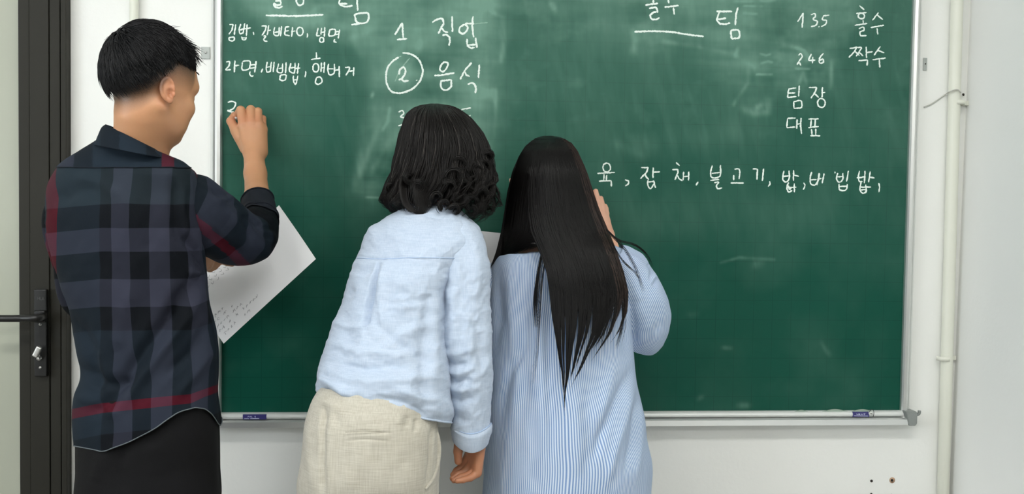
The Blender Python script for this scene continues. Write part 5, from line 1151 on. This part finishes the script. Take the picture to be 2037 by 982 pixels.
# blouse
rows = [(500, 1036, 486, 1142, -.275, -.275, .052), (504, 1012, 484, 1175, -.275, -.275, .066), (508, 992, 484, 1208, -.275, -.275, .082), (525, 980, 496, 1240, -.275, -.275, .092), (550, 975, 525, 1262, -.275, -.275, .100), (590, 973, 580, 1268, -.28, -.28, .108), (640, 972, 640, 1262, -.285, -.285, .114), (695, 971, 695, 1262, -.29, -.29, .120), (750, 969, 750, 1269, -.295, -.295, .128), (820, 966, 820, 1282, -.30, -.30, .138), (885, 964, 885, 1290, -.30, -.30, .146), (940, 963, 930, 1298, -.30, -.30, .150), (1000, 962, 1000, 1295, -.30, -.30, .152), (1110, 968, 1110, 1290, -.30, -.30, .148)]
G, px, py, v, th = loft(rows, 300, 280, None, .9)
cre = [([(1048, 510), (1044, 620), (1046, 760), (1040, 900)], 12, -.005), ([(1085, 560), (1088, 680), (1095, 800), (1100, 900)], 11, -.008), ([(1072, 560), (1074, 680), (1078, 800), (1080, 960)], 14, .006), ([(1255, 735), (1225, 800), (1195, 870), (1185, 915)], 9, -.009), ([(1262, 760), (1245, 830), (1222, 900), (1208, 960)], 10, .008), ([(1270, 790), (1262, 860), (1245, 940)], 8, -.008), ([(1278, 800), (1276, 880), (1262, 960)], 8, .006), ([(1000, 815), (1015, 740), (1040, 690)], 9, -.007), ([(1020, 830), (1035, 740), (1055, 690)], 10, .004),
       ([(1225, 720), (1205, 790), (1180, 850)], 12, .005), ([(1135, 760), (1140, 860), (1150, 960)], 20, .004), ([(1165, 780), (1170, 880), (1165, 970)], 14, -.004), ([(1232, 560), (1242, 640), (1250, 700)], 8, -.006), ([(1215, 560), (1222, 640), (1232, 700)], 12, .004), ([(990, 560), (992, 640), (985, 700)], 9, -.004), ([(1010, 850), (1006, 920), (1008, 990)], 16, .004), ([(1060, 800), (1064, 900), (1060, 990)], 10, -.003), ([(1115, 820), (1120, 900), (1126, 990)], 9, -.004), ([(1010, 530), (1014, 620), (1020, 700)], 10, .004)]
G = fold(G, cre, lambda G_, a, b: .0034*fbm(np.stack([a*.022, a*0+2, b*.008], -1), 3))
u = th*37.5; warp_ = 2.2*np.exp(-((px-1225)/40)**2)*np.clip((py-740)/160, 0, 1)*1.5
bl2 = empty('blouse', (0, 0, 0), None, None); bl2.parent = w2p; bl2['label'] = 'loose blouse with fine blue and white stripes'
cloth('blouse_body', G, M['stripe'], bl2, np.stack([u+warp_+.8*fbm(np.stack([px*.006, px*0, py*.006], -1), 2), v, 0*v], -1))
e0 = thin(G, .0005)[0]; tube('neck_binding', [(*p, .0018) for p in e0[::3]], M['stripe'], bl2, 100, 8)
def stripe_sleeve(path, n, K, creases, dens, nz=.003):
    Gs, a_, Q_ = tube_grid(path, n, K); Gs = fold(Gs, creases, lambda G_, a, b: nz*fbm(np.stack([a*.025, a*0+1, b*.02], -1), 3)); aa_ = a_[None]+0*Gs[..., 0]
    cloth('sleeve', Gs, M['stripe'], bl2, np.stack([aa_*dens, aa_*0, aa_*0], -1)); return Gs
sp_ = [(*hp(1215, 520, -.285), .045), (*hp(1236, 536, -.285), .056), (*hp(1252, 566, -.28), .0645), (*hp(1268, 604, -.27), .0675), (*hp(1279, 638, -.258), .0640), (*hp(1276, 664, -.245), .0570), (*hp(1268, 676, -.235), .052)]
GS = stripe_sleeve(sp_, 180, 150, [([(1240, 500), (1270, 540), (1300, 600)], 9, -.005), ([(1290, 520), (1300, 535), (1295, 560)], 5, -.006), ([(1285, 512), (1292, 525)], 5, .004), ([(1310, 552), (1300, 570)], 5, -.005), ([(1250, 590), (1260, 640), (1262, 690)], 8, -.006), ([(1275, 600), (1285, 650), (1278, 690)], 10, .004), ([(1300, 600), (1310, 640), (1305, 670)], 9, -.004), ([(1262, 560), (1275, 600)], 10, .004), ([(1238, 620), (1245, 660)], 8, .004)], 15.5)
# open hem and short forearm part behind it
GF, fa_, _ = tube_grid([(*hp(1276, 652, -.235), .050), (*hp(1258, 610, -.19), .043), (*hp(1248, 585, -.16), .040)], 40, 60); cloth('sleeve', GF, M['stripe'], bl2, np.stack([fa_[None]*15+0*GF[..., 0], 0*GF[..., 0], 0*GF[..., 0]], -1))
sp_ = [(*hp(1018, 530, -.265), .042), (*hp(1004, 560, -.262), .050), (*hp(999, 640, -.262), .0500), (*hp(997, 720, -.262), .0450), (*hp(995, 780, -.262), .0400), (*hp(995, 814, -.262), .036)]
stripe_sleeve(sp_, 120, 100, [([(985, 560), (990, 640), (985, 720)], 8, .003)], 14)

# long hair: cap, then a curtain down the back and a lock over the left shoulder
rows = [(268, 1086, 268, 1098, -.235, -.235, .005), (272, 1066, 272, 1120, -.235, -.235, .040), (284, 1050, 284, 1136, -.235, -.235, .072), (305, 1036, 303, 1151, -.235, -.235, .098), (340, 1022, 340, 1166, -.235, -.235, .114), (380, 1012, 380, 1178, -.235, -.235, .118), (420, 1006, 420, 1190, -.24, -.24, .116), (455, 1000, 455, 1202, -.25, -.25, .118), (480, 1004, 490, 1210, -.26, -.26, .12)]
rows = [(r_[0]+2, 1094+(r_[1]-1094)*.975, r_[2]+2, 1094+(r_[3]-1094)*.975, r_[4], r_[5], r_[6]*.975) for r_ in rows]
G, *_ = loft(rows, 60, 90)
hr2 = mesh('hair', G.reshape(-1, 3), gridfaces(*G.shape[:2], True), M['hair_2'], w2p)
# surface of the curtain from the picture: left and right limit of the hair at each height
rs = np.random.RandomState(21)
LY = np.array([270, 276, 284, 300, 340, 380, 420, 460, 500, 540, 580, 620, 660, 700, 740, 790.])
CL = np.array([1092, 1078, 1069, 1060, 1052, 1050, 1050, 1056, 1074, 1088, 1094, 1097, 1102, 1108, 1115, 1121.])
CR = np.array([1098, 1124, 1136, 1148, 1166, 1179, 1193, 1210, 1226, 1240, 1250, 1248, 1232, 1200, 1170, 1128.])
CD = np.array([.005, .052, .075, .098, .116, .121, .124, .128, .136, .135, .134, .136, .140, .144, .147, .150])   # depth in front of the body's axis
CYC = np.array([-.235, -.235, -.235, -.235, -.235, -.235, -.24, -.25, -.262, -.275, -.28, -.285, -.29, -.292, -.296, -.298])
N = 4600; S = 26; u = rs.rand(N); u = np.clip(u, 0, 1)
endy = np.interp(u, [0, .12, .25, .38, .5, .62, .75, .88, 1], [730, 770, 785, 740, 732, 712, 690, 668, 640])+rs.randn(N)*9-rs.rand(N)**2*70
t = np.linspace(0, 1, S)[None]; top = 270+rs.rand(N)**2*25; yy = top[:, None]+(endy-top)[:, None]*t
cl = rs.randint(0, 70, N); cu = (rs.rand(70)); order = np.argsort(cu); 
ck = np.floor(u*17).astype(int); coff = rs.randn(18)*18; cs2 = rs.randn(18)*.03; endy = endy+coff[ck]; yy = top[:, None]+(endy-top)[:, None]*t
tgt = (ck+.5)/17+cs2[ck]+rs.randn(N)*.006; uu = u[:, None]+(tgt-u)[:, None]*np.clip((yy-590)/np.maximum(endy-590, 30)[:, None], 0, 1)**1.3
L_ = np.interp(yy, LY, CL); R_ = np.interp(yy, LY, CR)
xx = L_+(R_-L_)*uu+.8*np.sin(yy*.02+cu[cl][:, None]*6)
cc = (xx-.5*(np.interp(yy, LY, [1092, 1062, 1050, 1038, 1023, 1013, 1006, 1000, 980, 976, 974, 973, 972, 971, 970, 968.])+np.interp(yy, LY, [1098, 1124, 1136, 1149, 1166, 1179, 1193, 1210, 1250, 1262, 1268, 1266, 1262, 1263, 1268, 1275.])))
hw = .5*(np.interp(yy, LY, [1098, 1124, 1136, 1149, 1166, 1179, 1193, 1210, 1250, 1262, 1268, 1266, 1262, 1263, 1268, 1275.])-np.interp(yy, LY, [1092, 1062, 1050, 1038, 1023, 1013, 1006, 1000, 980, 976, 974, 973, 972, 971, 970, 968.]))+.5
bul = np.sqrt(np.clip(1-(cc/hw)**2, .02, 1)); lay = rs.rand(N, 1)
y = np.interp(yy, LY, CYC)-(np.interp(yy, LY, CD)*bul+.004+.007*lay*np.clip((yy-280)/60, 0, 1))-.010*np.clip((yy-500)/60, 0, 1)
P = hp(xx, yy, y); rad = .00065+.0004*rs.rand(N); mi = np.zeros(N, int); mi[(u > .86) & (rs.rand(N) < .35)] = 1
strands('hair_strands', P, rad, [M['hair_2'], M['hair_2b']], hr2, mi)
# left part: from the parting down in front of the left shoulder
N = 3000; u = rs.rand(N); t = np.linspace(0, 1, S)[None]; yy = 270+(522-40*u+rs.randn(N)*6-270)[:, None]*t+rs.rand(N, 1)*6*(1-t)
xl_ = np.interp(yy, [268, 275, 290, 310, 340, 380, 420, 460, 500, 530], [1088, 1064, 1046, 1033, 1020, 1010, 1004, 997, 987, 976]); xr_ = np.interp(yy, [268, 300, 340, 460, 480, 500, 515, 530], [1098, 1110, 1110, 1100, 1088, 1052, 1015, 985])
xx = xl_+(xr_-xl_)*u[:, None]; hw = np.interp(yy, LY, [5, 31, 43, 56, 72, 83, 93, 104, 110, 112, 112, 112, 112, 112, 112, 112.]); cc = xx-np.interp(yy, LY, [1095, 1093, 1093, 1094, 1095, 1096, 1099, 1104, 1112, 1115, 1115, 1115, 1115, 1115, 1115, 1115.])
bul = np.sqrt(np.clip(1-(cc/hw)**2, .02, 1)); dep = np.interp(yy, [268, 276, 284, 300, 340, 420, 470, 530], [.005, .052, .075, .098, .116, .118, .112, .10])
y = np.interp(yy, LY, CYC)-(dep*bul+.004+.005*rs.rand(N, 1)*np.clip((yy-280)/60, 0, 1)); strands('hair_strands', hp(xx, yy, y), .00065+.0004*rs.rand(N), M['hair_2'], hr2)
# loose wisps
Q = []
def wisp(pts, ys, n, spread, k=14):
    for _ in range(n):
        w_ = rs.randn()*spread; z_ = rs.randn()*spread*.6; Q.append(resample(hp(np.array([p[0] for p in pts])+w_*np.linspace(.3, 1, len(pts)), np.array([p[1] for p in pts])+z_, np.array(ys)), 14))
wisp([(1088, 470), (1072, 540), (1066, 600), (1068, 650)], [-.38, -.405, -.412, -.418], 70, 3.2)
wisp([(1092, 480), (1078, 560), (1072, 640), (1066, 720), (1058, 765)], [-.38, -.41, -.42, -.43, -.435], 9, 3)
wisp([(1205, 455), (1232, 478), (1262, 486), (1288, 508), (1298, 530)], [-.34, -.345, -.345, -.335, -.33], 16, 2.2)
wisp([(1208, 460), (1238, 490), (1262, 530), (1278, 580)], [-.34, -.36, -.375, -.37], 12, 3)
wisp([(1215, 480), (1240, 520), (1268, 548), (1280, 575)], [-.35, -.375, -.375, -.37], 9, 3)
wisp([(1238, 600), (1240, 640), (1228, 690)], [-.42, -.42, -.42], 22, 4)
wisp([(1004, 430), (1000, 480), (990, 510)], [-.27, -.28, -.28], 20, 3.5)
wisp([(1222, 600), (1200, 660), (1192, 690)], [-.435, -.44, -.44], 40, 6)
strands('hair_wisps', np.array(Q), .00036, M['hair_2'], hr2)

# tunic goes on to mid-thigh; trousers and shoes below
rows = [(1030, 985, 1030, 1270, -.30, -.30, .12), (1080, 985, 1080, 1265, -.30, -.30, .11), (1100, 1050, 1100, 1200, -.3, -.3, .05)]
G, *_ = loft(rows, 30, 60); v1 = G.reshape(-1, 3); f1 = gridfaces(*G.shape[:2])
v2, f2 = legs('x', [hp(1065, 1000, -.30), hp(1185, 1000, -.30)], [(ft[0][0], ft[0][1], .06), (ft[1][0], ft[1][1], .06)], None, None, .075, .062, .058)
V, F = join([(v1, f1), (v2, f2)]); mesh('trousers', V, F, M['black_c'], w2p)
for c_ in ft: shoe((c_[0], c_[1]+.05), math.radians(90), M['shoe_w'], w2p, .23, .042)

# white sheet between the two women
pp2, _ = sheet('paper_sheet', [(925, 456, -.055), (1003, 464, -.050), (1000, 590, -.080), (918, 585, -.09)], 0, .003, seed=2)
tag(pp2, 'white sheet whose top edge shows between the linen shirt and the long black hair', 'paper')
